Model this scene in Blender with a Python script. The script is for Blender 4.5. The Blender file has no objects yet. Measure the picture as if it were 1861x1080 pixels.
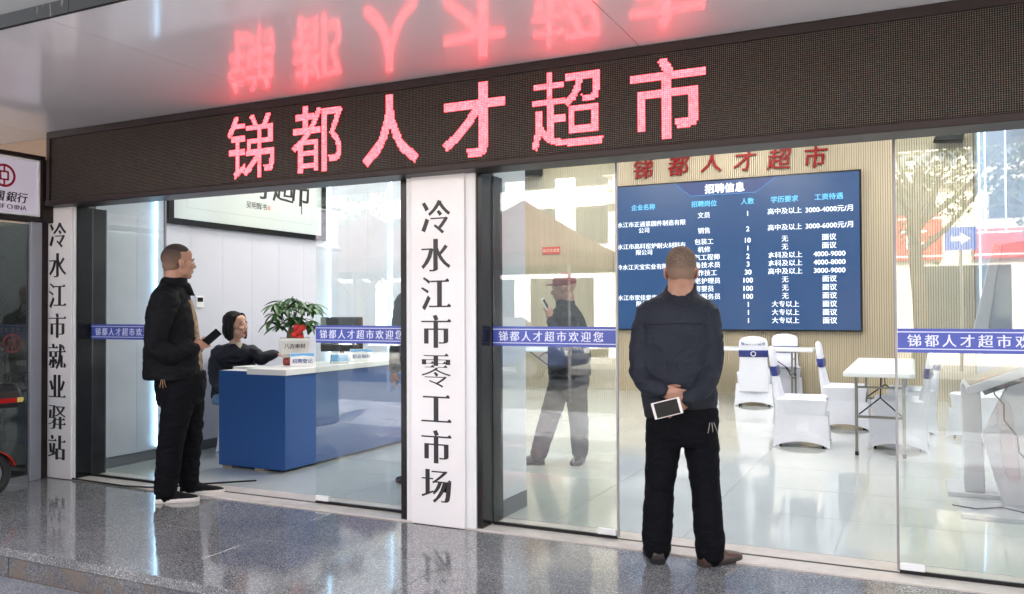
import bpy, bmesh, math, random
from mathutils import Vector, Matrix, noise, geometry
random.seed(7)
PI = math.pi
SC = bpy.context.scene
COL = SC.collection

# ------------------------------------------------------------------ camera
cd = bpy.data.cameras.new('camera'); cam = bpy.data.objects.new('camera', cd); COL.objects.link(cam)
_r = Vector((0.90154443, 0.43266743, -0.00406574)); _u = Vector((0.01052087, -0.01252655, 0.99986619)); _f = Vector((-0.4325586, 0.90146657, 0.01584528))
cam.matrix_world = Matrix(((_r.x, _u.x, -_f.x, 0), (_r.y, _u.y, -_f.y, -4.38), (_r.z, _u.z, -_f.z, 1.30), (0, 0, 0, 1)))
cd.sensor_width = 36; cd.lens = 1514.09 / 1861 * 36; cd.clip_start = 0.05; cd.clip_end = 500
SC.camera = cam
# ------------------------------------------------------------------ sky, sun, exposure
W = bpy.data.worlds.new('World'); SC.world = W; W.use_nodes = True
nt = W.node_tree; bg = nt.nodes['Background']
sky = nt.nodes.new('ShaderNodeTexSky'); sky.sky_type = 'NISHITA'; sky.sun_disc = False
SUN_EL, SUN_AZ = math.radians(48), math.radians(28)          # azimuth from +Y towards +X
sky.sun_elevation = SUN_EL; sky.sun_rotation = SUN_AZ; sky.dust_density = 6.0; sky.air_density = 1.0; sky.ozone_density = 1.0
hs = nt.nodes.new('ShaderNodeHueSaturation'); hs.inputs['Saturation'].default_value = .38; hs.inputs['Value'].default_value = 1.15
nt.links.new(sky.outputs[0], hs.inputs['Color']); nt.links.new(hs.outputs[0], bg.inputs[0]); bg.inputs[1].default_value = 0.14
sl = bpy.data.lights.new('sun', 'SUN'); sl.energy = 5.0; sl.angle = math.radians(0.5); sl.color = (1.0, 0.95, 0.87)
so = bpy.data.objects.new('sun', sl); COL.objects.link(so)
_d = Vector((math.sin(SUN_AZ) * math.cos(SUN_EL), math.cos(SUN_AZ) * math.cos(SUN_EL), math.sin(SUN_EL)))
so.rotation_euler = _d.to_track_quat('Z', 'Y').to_euler(); so.location = (0, 0, 30)
SC.view_settings.view_transform = 'Standard'; SC.view_settings.look = 'None'; SC.view_settings.gamma = 1
SC.view_settings.exposure = 2.6
SC.render.engine = 'CYCLES'; SC.cycles.use_denoising = True; SC.cycles.max_bounces = 8; SC.cycles.transparent_max_bounces = 24
SC.cycles.glossy_bounces = 5; SC.cycles.diffuse_bounces = 4; SC.cycles.sample_clamp_indirect = 8; SC.cycles.caustics_reflective = False

# ------------------------------------------------------------------ materials
def lin(h):
    if not isinstance(h, str): return tuple(h)
    v = [int(h[i:i + 2], 16) / 255 for i in (1, 3, 5)]
    return tuple(c / 12.92 if c <= .04045 else ((c + .055) / 1.055) ** 2.4 for c in v)
_M = {}
def mat(name, color, rough=.5, metal=0., coat=0., var=0., vscale=3., bump=0., bscale=200., spec=.5, sss=0., emit=None, estr=0., stretch=None, rvar=0.):
    if name in _M: return _M[name]
    m = bpy.data.materials.new(name); m.use_nodes = True; t = m.node_tree; b = t.nodes['Principled BSDF']
    c = lin(color)
    b.inputs['Base Color'].default_value = (*c, 1); b.inputs['Roughness'].default_value = rough; b.inputs['Metallic'].default_value = metal
    b.inputs['Coat Weight'].default_value = coat; b.inputs['Coat Roughness'].default_value = .06; b.inputs['Specular IOR Level'].default_value = spec
    if sss: b.inputs['Subsurface Weight'].default_value = sss; b.inputs['Subsurface Radius'].default_value = (.012, .005, .003); b.inputs['Subsurface Scale'].default_value = 1
    if emit: b.inputs['Emission Color'].default_value = (*lin(emit), 1); b.inputs['Emission Strength'].default_value = estr
    g = t.nodes.new('ShaderNodeNewGeometry'); src = g.outputs['Position']
    if stretch:
        mp = t.nodes.new('ShaderNodeMapping'); mp.inputs['Scale'].default_value = stretch; t.links.new(src, mp.inputs[0]); src = mp.outputs[0]
    if var or rvar:
        n = t.nodes.new('ShaderNodeTexNoise'); n.inputs['Scale'].default_value = vscale; n.inputs['Detail'].default_value = 5; t.links.new(src, n.inputs['Vector'])
    if var:
        r = t.nodes.new('ShaderNodeValToRGB'); t.links.new(n.outputs[0], r.inputs[0])
        r.color_ramp.elements[0].position = .3; r.color_ramp.elements[1].position = .7
        r.color_ramp.elements[0].color = (*[x * (1 - var) for x in c], 1); r.color_ramp.elements[1].color = (*[min(1, x * (1 + var)) for x in c], 1)
        t.links.new(r.outputs[0], b.inputs['Base Color'])
    if rvar:
        mr = t.nodes.new('ShaderNodeMapRange'); mr.inputs[1].default_value = .3; mr.inputs[2].default_value = .7
        mr.inputs[3].default_value = max(.01, rough - rvar); mr.inputs[4].default_value = rough + rvar
        t.links.new(n.outputs[0], mr.inputs[0]); t.links.new(mr.outputs[0], b.inputs['Roughness'])
    if bump:
        n2 = t.nodes.new('ShaderNodeTexNoise'); n2.inputs['Scale'].default_value = bscale; n2.inputs['Detail'].default_value = 4; t.links.new(src, n2.inputs['Vector'])
        bp = t.nodes.new('ShaderNodeBump'); bp.inputs['Strength'].default_value = bump; bp.inputs['Distance'].default_value = .01
        t.links.new(n2.outputs[0], bp.inputs['Height']); t.links.new(bp.outputs[0], b.inputs['Normal'])
    _M[name] = m; return m
def wrinkle(m, scale=(4.5, 4.5, 5.5), strength=.30, dist=.03):
    t = m.node_tree; L = t.links; b = t.nodes['Principled BSDF']; g = t.nodes.new('ShaderNodeNewGeometry'); mp = t.nodes.new('ShaderNodeMapping'); mp.inputs['Scale'].default_value = scale; L.new(g.outputs['Position'], mp.inputs[0])
    n = t.nodes.new('ShaderNodeTexNoise'); n.inputs['Scale'].default_value = 1; n.inputs['Detail'].default_value = 3; n.inputs['Distortion'].default_value = 1.3; L.new(mp.outputs[0], n.inputs['Vector'])
    s = t.nodes.new('ShaderNodeMath'); s.operation = 'PINGPONG'; s.inputs[1].default_value = .16; L.new(n.outputs[0], s.inputs[0])
    bp = t.nodes.new('ShaderNodeBump'); bp.inputs['Strength'].default_value = strength; bp.inputs['Distance'].default_value = dist * 4; L.new(s.outputs[0], bp.inputs['Height'])
    old = b.inputs['Normal'].links[0].from_node if b.inputs['Normal'].links else None
    if old: L.new(bp.outputs[0], old.inputs['Normal'])
    else: L.new(bp.outputs[0], b.inputs['Normal'])
    return m
def emis(name, color, s, rough=.4):
    return mat(name, (0.02, 0.02, 0.02), rough, emit=color, estr=s)
def granite(name, base, dark, light, rough, dirt=0.):
    m = bpy.data.materials.new(name); m.use_nodes = True; t = m.node_tree; b = t.nodes['Principled BSDF']; L = t.links
    g = t.nodes.new('ShaderNodeNewGeometry')
    n = t.nodes.new('ShaderNodeTexVoronoi'); n.inputs['Scale'].default_value = 200; L.new(g.outputs['Position'], n.inputs['Vector'])
    sp_ = t.nodes.new('ShaderNodeSeparateColor'); L.new(n.outputs['Color'], sp_.inputs[0])
    r = t.nodes.new('ShaderNodeValToRGB'); L.new(sp_.outputs[0], r.inputs[0]); e = r.color_ramp.elements
    e[0].position = .08; e[0].color = (*dark, 1); e[1].position = .35; e[1].color = (*[x * .85 for x in base], 1)
    k = r.color_ramp.elements.new(.78); k.color = (*base, 1); k2 = r.color_ramp.elements.new(.93); k2.color = (*light, 1)
    n2 = t.nodes.new('ShaderNodeTexNoise'); n2.inputs['Scale'].default_value = 1.7; n2.inputs['Detail'].default_value = 6; L.new(g.outputs['Position'], n2.inputs['Vector'])
    mr = t.nodes.new('ShaderNodeMapRange'); mr.inputs[1].default_value = .3; mr.inputs[2].default_value = .7; mr.inputs[3].default_value = .76; mr.inputs[4].default_value = 1.12; L.new(n2.outputs[0], mr.inputs[0])
    oi = t.nodes.new('ShaderNodeObjectInfo'); mo = t.nodes.new('ShaderNodeMapRange'); mo.inputs[3].default_value = .97; mo.inputs[4].default_value = 1.03; L.new(oi.outputs['Random'], mo.inputs[0])
    mu = t.nodes.new('ShaderNodeMath'); mu.operation = 'MULTIPLY'; L.new(mr.outputs[0], mu.inputs[0]); L.new(mo.outputs[0], mu.inputs[1])
    vm = t.nodes.new('ShaderNodeVectorMath'); vm.operation = 'SCALE'; L.new(r.outputs[0], vm.inputs[0]); L.new(mu.outputs[0], vm.inputs['Scale'])
    out = vm.outputs[0]
    if dirt:
        n3 = t.nodes.new('ShaderNodeTexNoise'); n3.inputs['Scale'].default_value = 9; n3.inputs['Detail'].default_value = 6; L.new(g.outputs['Position'], n3.inputs['Vector'])
        m3 = t.nodes.new('ShaderNodeMapRange'); m3.inputs[1].default_value = .42; m3.inputs[2].default_value = .62; m3.inputs[4].default_value = dirt; L.new(n3.outputs[0], m3.inputs[0])
        mx = t.nodes.new('ShaderNodeMixRGB'); mx.inputs[2].default_value = (.16, .125, .10, 1); L.new(m3.outputs[0], mx.inputs[0]); L.new(out, mx.inputs[1]); out = mx.outputs[0]
    L.new(out, b.inputs['Base Color'])
    m4 = t.nodes.new('ShaderNodeMapRange'); m4.inputs[1].default_value = .35; m4.inputs[2].default_value = .65; m4.inputs[3].default_value = rough * .85; m4.inputs[4].default_value = rough * 1.3
    L.new(n2.outputs[0], m4.inputs[0]); L.new(m4.outputs[0], b.inputs['Roughness'])
    if rough < .1: b.inputs['Coat Weight'].default_value = .35; b.inputs['Coat Roughness'].default_value = .05
    return m
def glassmat(name, tint=(.93, .97, .96), r0=.075, dirt=.025):
    m = bpy.data.materials.new(name); m.use_nodes = True; t = m.node_tree; L = t.links
    for n in list(t.nodes):
        if n.type != 'OUTPUT_MATERIAL': t.nodes.remove(n)
    o = [n for n in t.nodes][0]
    tr = t.nodes.new('ShaderNodeBsdfTransparent'); tr.inputs[0].default_value = (*tint, 1)
    gl = t.nodes.new('ShaderNodeBsdfGlossy'); gl.inputs['Roughness'].default_value = 0.012; gl.inputs[0].default_value = (1, 1, 1, 1)
    lw = t.nodes.new('ShaderNodeLayerWeight'); lw.inputs[0].default_value = .5
    p = t.nodes.new('ShaderNodeMath'); p.operation = 'POWER'; p.inputs[1].default_value = 5; L.new(lw.outputs['Facing'], p.inputs[0])
    ma = t.nodes.new('ShaderNodeMath'); ma.operation = 'MULTIPLY_ADD'; ma.inputs[1].default_value = 1 - r0; ma.inputs[2].default_value = r0; L.new(p.outputs[0], ma.inputs[0])
    mx = t.nodes.new('ShaderNodeMixShader'); L.new(ma.outputs[0], mx.inputs[0]); L.new(tr.outputs[0], mx.inputs[1]); L.new(gl.outputs[0], mx.inputs[2])
    df = t.nodes.new('ShaderNodeBsdfDiffuse'); df.inputs[0].default_value = (.7, .72, .74, 1)
    g = t.nodes.new('ShaderNodeNewGeometry'); n = t.nodes.new('ShaderNodeTexNoise'); n.inputs['Scale'].default_value = 5; n.inputs['Detail'].default_value = 5; L.new(g.outputs['Position'], n.inputs['Vector'])
    mr = t.nodes.new('ShaderNodeMapRange'); mr.inputs[1].default_value = .4; mr.inputs[2].default_value = .75; mr.inputs[3].default_value = dirt * .3; mr.inputs[4].default_value = dirt * 1.6; L.new(n.outputs[0], mr.inputs[0])
    m2 = t.nodes.new('ShaderNodeMixShader'); L.new(mr.outputs[0], m2.inputs[0]); L.new(mx.outputs[0], m2.inputs[1]); L.new(df.outputs[0], m2.inputs[2])
    L.new(m2.outputs[0], o.inputs[0]); return m

WHITE = mat('white_board_paint', (.80, .77, .765), .32, var=.03, vscale=2, coat=.2)
WHITEP = mat('white_trim', (.74, .74, .74), .35)
BLACKG = mat('black_gloss', (.008, .008, .009), .22, spec=.3)
BLACKM = mat('black_matt', (.010, .010, .011), .55, spec=.25)
FRAMEBR = mat('brown_black_frame', (.022, .013, .012), .42, spec=.3, var=.15, vscale=4)
GREYAL = mat('grey_aluminium', (.26, .26, .27), .38, metal=.6, var=.08, vscale=6)
GRANITE = granite('grey_granite', (.215, .215, .218), (.10, .10, .105), (.44, .44, .43), .085)
GRANITE2 = granite('grey_granite_lower', (.24, .25, .27), (.07, .08, .09), (.50, .50, .52), .30)
GRANITED = granite('grey_granite_dirty', (.13, .135, .145), (.04, .042, .05), (.28, .28, .29), .42, dirt=.9)
SOFFIT = mat('satin_aluminium_panel', (.70, .665, .68), .45, metal=.1, coat=1.0, var=.04, vscale=1.2)
_M['satin_aluminium_panel'].node_tree.nodes['Principled BSDF'].inputs['Coat Roughness'].default_value = .10
TILE = mat('glossy_floor_tile', (.50, .53, .51), .09, coat=.5, var=.05, vscale=1.3, rvar=.02)
GROUT = mat('grout', (.30, .30, .28), .6)
WALLP = mat('blue_grey_wall_panel', (.54, .555, .62), .42, var=.03, vscale=2)
WALLD = mat('dark_grey_base', (.10, .11, .125), .3)
SLAT = mat('beige_slat', (.49, .42, .30), .55, var=.07, vscale=3, stretch=(1, 1, .3))
SLATB = mat('slat_backing', (.20, .155, .095), .7)
CEIL = mat('ceiling_paint', (.75, .75, .75), .8)
TUBE = emis('cool_light_tube', (.45, .72, 1.0), 1.3)
GLASS = glassmat('door_glass')
GLASS2 = glassmat('bank_glass', (.34, .40, .38), .06, .03)
BAND = mat('blue_sticker', (.055, .085, .40), .35, var=.05)
BANDL = mat('pale_sticker_print', (.72, .76, .9), .4)
INK = mat('black_ink', (.01, .01, .012), .4)
SKIN = mat('skin', (.37, .19, .125), .48, sss=.12, var=.10, vscale=22, bump=.15, bscale=300)
SKINP = mat('pale_skin', (.47, .27, .195), .52, sss=.12, var=.06, vscale=22)
LIP = mat('lip', (.36, .12, .10), .4)

# ------------------------------------------------------------------ mesh helpers
def tag(o, label=None, cat=None, group=None, kind=None):
    if label: o['label'] = label
    if cat: o['category'] = cat
    if group: o['group'] = group
    if kind: o['kind'] = kind
    return o
def empty(name, loc=(0, 0, 0), rz=0., label=None, cat=None, group=None, kind=None):
    o = bpy.data.objects.new(name, None); COL.objects.link(o); o.location = loc; o.rotation_euler = (0, 0, rz); o.empty_display_size = .1
    return tag(o, label, cat, group, kind)
class MB:
    def __init__(s): s.v = []; s.f = []
    def add(s, vs, fs):
        n = len(s.v); s.v += [tuple(v) for v in vs]; s.f += [tuple(i + n for i in f) for f in fs]; return s
    def box(s, x0, x1, y0, y1, z0, z1, M=None):
        vs = [Vector(p) for p in ((x0, y0, z0), (x1, y0, z0), (x1, y1, z0), (x0, y1, z0), (x0, y0, z1), (x1, y0, z1), (x1, y1, z1), (x0, y1, z1))]
        if M: vs = [M @ v for v in vs]
        return s.add(vs, [(0, 3, 2, 1), (4, 5, 6, 7), (0, 1, 5, 4), (1, 2, 6, 5), (2, 3, 7, 6), (3, 0, 4, 7)])
    def loft(s, rings, cap=True, closed=True):
        n = len(rings[0]); vs = [p for r in rings for p in r]; fs = []
        for i in range(len(rings) - 1):
            for j in range(n if closed else n - 1):
                a = i * n + j; b = i * n + (j + 1) % n
                fs.append((a, b, b + n, a + n))
        if cap: fs.append(tuple(reversed(range(n)))); fs.append(tuple(range((len(rings) - 1) * n, len(rings) * n)))
        return s.add(vs, fs)
    def tube(s, pts, r, seg=10, cap=True):
        pts = [Vector(p) for p in pts]; rr = r if isinstance(r, (list, tuple)) else [r] * len(pts); rings = []; up = None
        for i, p in enumerate(pts):
            d = (pts[min(i + 1, len(pts) - 1)] - pts[max(i - 1, 0)]).normalized()
            if up is None: up = d.orthogonal().normalized()
            up = (up - d * up.dot(d)).normalized(); sd = d.cross(up)
            rings.append([p + (up * math.cos(2 * PI * k / seg) + sd * math.sin(2 * PI * k / seg)) * rr[i] for k in range(seg)])
        return s.loft(rings, cap)
    def prism(s, poly, y0, y1, M=None):       # poly in xz
        n = len(poly); a = [Vector((x, y0, z)) for x, z in poly] + [Vector((x, y1, z)) for x, z in poly]
        if M: a = [M @ v for v in a]
        return s.add(a, [tuple(range(n)), tuple(reversed(range(n, 2 * n)))] + [((i + 1) % n, i, i + n, (i + 1) % n + n) for i in range(n)])
    def ell(s, c, r, R=None, seg=16, ring=10):
        c = Vector(c); vs = []; fs = []
        for i in range(1, ring):
            th = PI * i / ring
            for k in range(seg):
                p = Vector((r[0] * math.sin(th) * math.cos(2 * PI * k / seg), r[1] * math.sin(th) * math.sin(2 * PI * k / seg), r[2] * math.cos(th)))
                vs.append(c + (R @ p if R else p))
        for i in range(ring - 2):
            for k in range(seg): fs.append((i * seg + k, (i + 1) * seg + k, (i + 1) * seg + (k + 1) % seg, i * seg + (k + 1) % seg))
        t = Vector((0, 0, r[2])); vs += [c + (R @ t if R else t), c - (R @ t if R else t)]; n = len(vs)
        for k in range(seg): fs.append((n - 2, k, (k + 1) % seg)); fs.append((n - 1, (ring - 2) * seg + (k + 1) % seg, (ring - 2) * seg + k))
        return s.add(vs, fs)
    def limb(s, pts, seg=14):                 # pts (x,y,z,r) or (x,y,z,rx,ry); round caps
        P = []; n = len(pts)
        for i in range(n - 1):
            p0, p1, p2, p3 = [Vector(pts[max(0, min(n - 1, j))]) for j in (i - 1, i, i + 1, i + 2)]
            for k in range(5):
                t = k / 5; P.append(.5 * ((2 * p1) + (p2 - p0) * t + (2 * p0 - 5 * p1 + 4 * p2 - p3) * t * t + (3 * p1 - p0 - 3 * p2 + p3) * t ** 3))
        P.append(Vector(pts[-1]))
        a, b = P[0], P[-1]; d0 = Vector((P[0] - P[1])[:3]).normalized(); d1 = Vector((P[-1] - P[-2])[:3]).normalized(); R = a[3]; R1 = b[3]
        pp = [tuple(Vector(a[:3]) + d0 * R * .8) for _ in (0,)] ; rr = [R * .5]
        for q in P: pp.append(tuple(q[:3])); rr.append(q[3])
        pp.append(tuple(Vector(b[:3]) + d1 * R1 * .8)); rr.append(R1 * .5)
        return s.tube(pp, rr, seg)
    def build(s, name, m, parent=None, loc=(0, 0, 0), bevel=0., smooth=False, angle=40, rot=None):
        me = bpy.data.meshes.new(name); me.from_pydata(s.v, [], s.f); me.update()
        if bevel:
            bm = bmesh.new(); bm.from_mesh(me); bmesh.ops.remove_doubles(bm, verts=bm.verts, dist=1e-5)
            es = [e for e in bm.edges if len(e.link_faces) == 2 and e.calc_face_angle(0) > .5]
            bmesh.ops.bevel(bm, geom=es, offset=bevel, segments=2, profile=.5, affect='EDGES', clamp_overlap=True); bm.to_mesh(me); bm.free()
        if smooth or bevel:
            me.shade_smooth(); me.set_sharp_from_angle(angle=math.radians(angle if smooth else 12))
        me.materials.append(m)
        o = bpy.data.objects.new(name, me); COL.objects.link(o); o.location = loc
        if rot: o.rotation_euler = rot
        if parent: o.parent = parent
        return o
def B(name, m, x0, x1, y0, y1, z0, z1, parent=None, bevel=0.):
    return MB().box(x0, x1, y0, y1, z0, z1).build(name, m, parent, bevel=bevel)
def remesh(mb, name, m, parent, voxel, smooth=3, fold=None):
    me = bpy.data.meshes.new('tmp'); me.from_pydata(mb.v, [], mb.f); me.update()
    bm = bmesh.new(); bm.from_mesh(me); bmesh.ops.triangulate(bm, faces=[f for f in bm.faces if len(f.verts) > 4]); bm.to_mesh(me); bm.free()
    t = bpy.data.objects.new('tmp', me); COL.objects.link(t)
    r = t.modifiers.new('r', 'REMESH'); r.mode = 'VOXEL'; r.voxel_size = voxel; r.use_smooth_shade = True
    k = t.modifiers.new('s', 'SMOOTH'); k.factor = .5; k.iterations = smooth
    dg = bpy.context.evaluated_depsgraph_get(); dg.update()
    out = bpy.data.meshes.new_from_object(t.evaluated_get(dg)); out.name = name
    bpy.data.objects.remove(t)
    if fold:
        nm = [v.normal.copy() for v in out.vertices]
        for v, n in zip(out.vertices, nm): v.co = v.co + n * fold(v.co, n)
        out.update()
    out.shade_smooth(); out.materials.clear(); out.materials.append(m)
    o = bpy.data.objects.new(name, out); COL.objects.link(o)
    if parent: o.parent = parent
    return o
def dup_tree(o, parent=None):
    c = o.copy(); COL.objects.link(c)
    if parent: c.parent = parent
    for ch in list(o.children): dup_tree(ch, c)
    return c

# ------------------------------------------------------------------ writing
def contours(text, ex=0., ey=0., shear=0., spacing=1.):
    c = bpy.data.curves.new('t', 'FONT'); c.body = text; c.size = 1; c.space_character = spacing
    o = bpy.data.objects.new('t', c); COL.objects.link(o)
    dg = bpy.context.evaluated_depsgraph_get(); cu = o.to_curve(dg); cs = []
    for s in cu.splines:
        bp = s.bezier_points; n = len(bp); pts = []
        for i in range(n):
            a, b = bp[i], bp[(i + 1) % n]
            p0, p1, p2, p3 = a.co.xy, a.handle_right.xy, b.handle_left.xy, b.co.xy
            straight = abs((p1 - p0).cross(p3 - p0)) < 1e-5 and abs((p2 - p0).cross(p3 - p0)) < 1e-5
            for k in range(1 if straight else 3):
                t = k / 3; q = (1 - t) ** 3 * p0 + 3 * (1 - t) ** 2 * t * p1 + 3 * (1 - t) * t * t * p2 + t ** 3 * p3
                if not pts or (q - pts[-1]).length > .002: pts.append(q)
        if len(pts) > 1 and (pts[0] - pts[-1]).length < .002: pts.pop()
        if len(pts) > 2: cs.append(pts)
    o.to_curve_clear(); bpy.data.objects.remove(o); bpy.data.curves.remove(c)
    def area(p): return .5 * sum(p[i].cross(p[(i + 1) % len(p)]) for i in range(len(p)))
    if not cs: return []
    sg = 1 if area(max(cs, key=lambda p: abs(area(p)))) > 0 else -1
    res = []
    for p in cs:
        n = len(p); out = []
        for i in range(n):
            a, b, d = p[i - 1], p[i], p[(i + 1) % n]
            e1 = (b - a).normalized(); e2 = (d - b).normalized()
            n1 = Vector((e1.y, -e1.x)) * sg; n2 = Vector((e2.y, -e2.x)) * sg
            d1 = ex * n1.x ** 2 + ey * n1.y ** 2; d2 = ex * n2.x ** 2 + ey * n2.y ** 2
            det = n1.cross(n2)
            if abs(det) > .25: off = Vector((d1 * n2.y - d2 * n1.y, d2 * n1.x - d1 * n2.x)) / det
            else: off = (n1 * d1 + n2 * d2) * .5
            if off.length > .06: off = off.normalized() * .06
            out.append(b + off)
        res.append([Vector((q.x + shear * q.y, q.y)) for q in out])
    A = [area(p) * sg for p in cs]
    def inside(pt, poly):
        c = False; n = len(poly)
        for i in range(n):
            a, b = poly[i], poly[i - 1]
            if (a.y > pt.y) != (b.y > pt.y) and pt.x < (b.x - a.x) * (pt.y - a.y) / (b.y - a.y) + a.x: c = not c
        return c
    groups = [[res[i]] for i in range(len(cs)) if A[i] > 0]; outs = [i for i in range(len(cs)) if A[i] > 0]
    for i in range(len(cs)):
        if A[i] <= 0:
            cand = [(A[j], g) for g, j in enumerate(outs) if inside(cs[i][0], cs[j])]
            if cand: groups[min(cand)[1]].append(res[i])
    return groups
def glyph_mesh(name, text, size, depth, ex=0., ey=0., serif=False, align='CENTER', sx=1., shear=0., spacing=1., brush=0.):
    """writing in the local XZ plane facing -Y; origin at the middle of the line"""
    gs = contours(text, ex, ey, shear, spacing); mb = MB(); allp = [q for g in gs for p in g for q in p]
    if not allp: allp = [Vector((0, 0))]
    x0, x1 = min(q.x for q in allp), max(q.x for q in allp)
    cx = {'CENTER': (x0 + x1) / 2, 'LEFT': x0, 'RIGHT': x1}[align]; cy = .38
    if serif:
        extra = []
        for g in gs:
            p = g[0]; n = len(p)
            for i in range(n):
                a, b = p[i], p[(i + 1) % n]
                if abs(a.x - b.x) < .006 and .008 < abs(a.y - b.y) < .06:
                    o2 = p[(i + 2) % n]; o1 = p[i - 1]
                    if min(o1.x, o2.x) < a.x - .12 and max(o1.x, o2.x) <= a.x + .002:      # right end of a level stroke
                        y = max(a.y, b.y); extra.append([[Vector((a.x - .13, y - .004)), Vector((a.x - .055, y + .055)), Vector((a.x + .012, y - .004))]])
        gs = gs + extra
    if brush:
        for gi, g in enumerate(gs):
            for p in g:
                for q in p:
                    v = noise.noise_vector(Vector((q.x * 4, q.y * 4, gi * .7 + len(text)))); q.x += v.x * brush; q.y += v.y * brush
    for k, g in enumerate(gs):
        dz = depth + (k % 9) * .00012 * max(1, size / .2)
        tri = geometry.tessellate_polygon([[Vector((q.x, q.y, 0)) for q in p] for p in g])
        flat = [q for p in g for q in p]
        P = lambda q, y: ((q.x - cx) * size * sx, y, (q.y - cy) * size)
        n = len(flat); vs = [P(q, -dz) for q in flat] + [P(q, 0) for q in flat]; fs = []
        for a, b, c in tri:
            s = (flat[b] - flat[a]).cross(flat[c] - flat[a])
            if abs(s) < 1e-9: continue
            fs.append((a, b, c) if s > 0 else (a, c, b))
        o = 0
        for p in g:
            for i in range(len(p)): j = (i + 1) % len(p); fs.append((o + i, o + j, o + j + n, o + i + n))
            o += len(p)
        mb.add(vs, fs)
    return mb
def write(name, text, size, m, parent, loc, depth=.002, rz=0., **k):
    o = glyph_mesh(name, text, size, depth, **k).build(name, m, parent, loc); o.rotation_euler = (0, 0, rz); return o

# =================================================================== SETTING
S = lambda o, l=None: tag(o, l, kind='structure')
# ground outside
pave = S(B('pavement', GRANITE2, -30, 30, -6.5, -1.36, -.35, -.154))
slabs = empty('porch_floor', kind='structure')
sl0 = None
def slab(x0, x1, y0, y1, z0, z1, m, par, name='granite_slab'):
    return B(name, m, x0, x1, y0, y1, z0, z1, par, bevel=.0012)
xs = [-9.4 + 1.205 * i for i in range(13)]
for i, x in enumerate(xs):
    for y0, y1 in ((-1.425, -.702), (-.699, -.022)):
        slab(x + .0013, x + 1.205 - .0013, y0, y1, -.05, 0, GRANITE, slabs)
B('mortar_bed', mat('dark_mortar', (.05, .045, .04), .9), -9.4, 6.2, -1.395, 0, -.35, -.006, slabs)
step = empty('porch_step', kind='structure')
for i, x in enumerate(xs): slab(x + .09 + .002, x + 1.205 + .09 - .002, -1.435 + .006 * math.sin(i * 2.1), -1.3955, -.153, -.0515, GRANITED, step, 'riser_slab')
B('edge_mortar', mat('dirty_mortar', (.14, .105, .085), .8, var=.4, vscale=14), -9.4, 6.2, -1.45, -1.40, -.160, -.1525, step)
lowf = empty('lower_walk', kind='structure')
for i in range(26):
    for j in range(4):
        x = -10 + .6 * i; y = -1.445 - .6 * (j + 1)
        slab(x + .0015, x + .5985, y + .0015, y + .5985, -.2, -.15, GRANITE2, lowf)
# inside floor
fl = empty('shop_floor', kind='structure')
B('screed', GROUT, -5.98, 1.6, .0, 8.5, -.2, .0075, fl)
tm = None
for i in range(10):
    for j in range(11):
        x0, y0 = -5.98 + .8 * i, .30 + .8 * j - .8 * 0; 
        x1, y1 = min(x0 + .7985, 1.6), min(y0 + .7985, 8.45)
        if x0 < 1.55 and y0 < 8.4: B('floor_tile', TILE, x0 + .0015, x1, y0 + .0015, y1, -.004, .0105, fl)
B('sill_slab', mat('cream_sill_stone', (.56, .51, .47), .25, var=.08, vscale=9), -5.86, 2.3, -.020, .296, -.05, .0095, fl, bevel=.002)

# building
bd = empty('shop_building', (0, 0, 0), 0, 'grey panelled canopy and shop walls of the hiring hall behind the glass doors', 'building')
# canopy (soffit panels with open joints)
can = B('canopy', mat('canopy_core', (.10, .10, .10), .8), -9.5, 6.5, -1.79, .05, 2.70, 2.86, bd)
for k in range(-3, 3):
    x = -3.69 + 2.41 * k
    if x < 6: B('soffit_panel', SOFFIT, x + .0025, min(x + 2.41 - .0025, 7), -1.785, -.004, 2.69, 2.70, can)
MARB = mat('black_veined_marble', (.012, .012, .011), .5, spec=.2)
t = MARB.node_tree; bb = t.nodes['Principled BSDF']; gg = t.nodes.new('ShaderNodeNewGeometry'); mp = t.nodes.new('ShaderNodeMapping'); mp.inputs['Scale'].default_value = (9, 3, 2.2); mp.inputs['Rotation'].default_value = (0, .5, 0)
nn = t.nodes.new('ShaderNodeTexNoise'); nn.inputs['Scale'].default_value = 2.5; nn.inputs['Detail'].default_value = 8; nn.inputs['Distortion'].default_value = 1.4
rr_ = t.nodes.new('ShaderNodeValToRGB'); rr_.color_ramp.elements[0].position = .64; rr_.color_ramp.elements[0].color = (.008, .008, .007, 1); rr_.color_ramp.elements[1].position = .78; rr_.color_ramp.elements[1].color = (.32, .30, .28, 1)
t.links.new(gg.outputs['Position'], mp.inputs[0]); t.links.new(mp.outputs[0], nn.inputs['Vector']); t.links.new(nn.outputs[0], rr_.inputs[0]); t.links.new(rr_.outputs[0], bb.inputs['Base Color'])
for k in range(14): B('fascia_slab', MARB, -9.5 + 1.2 * k + .0015, -8.3 + 1.2 * k - .0015, -1.812, -1.792, 2.686, 2.752, can)
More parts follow.
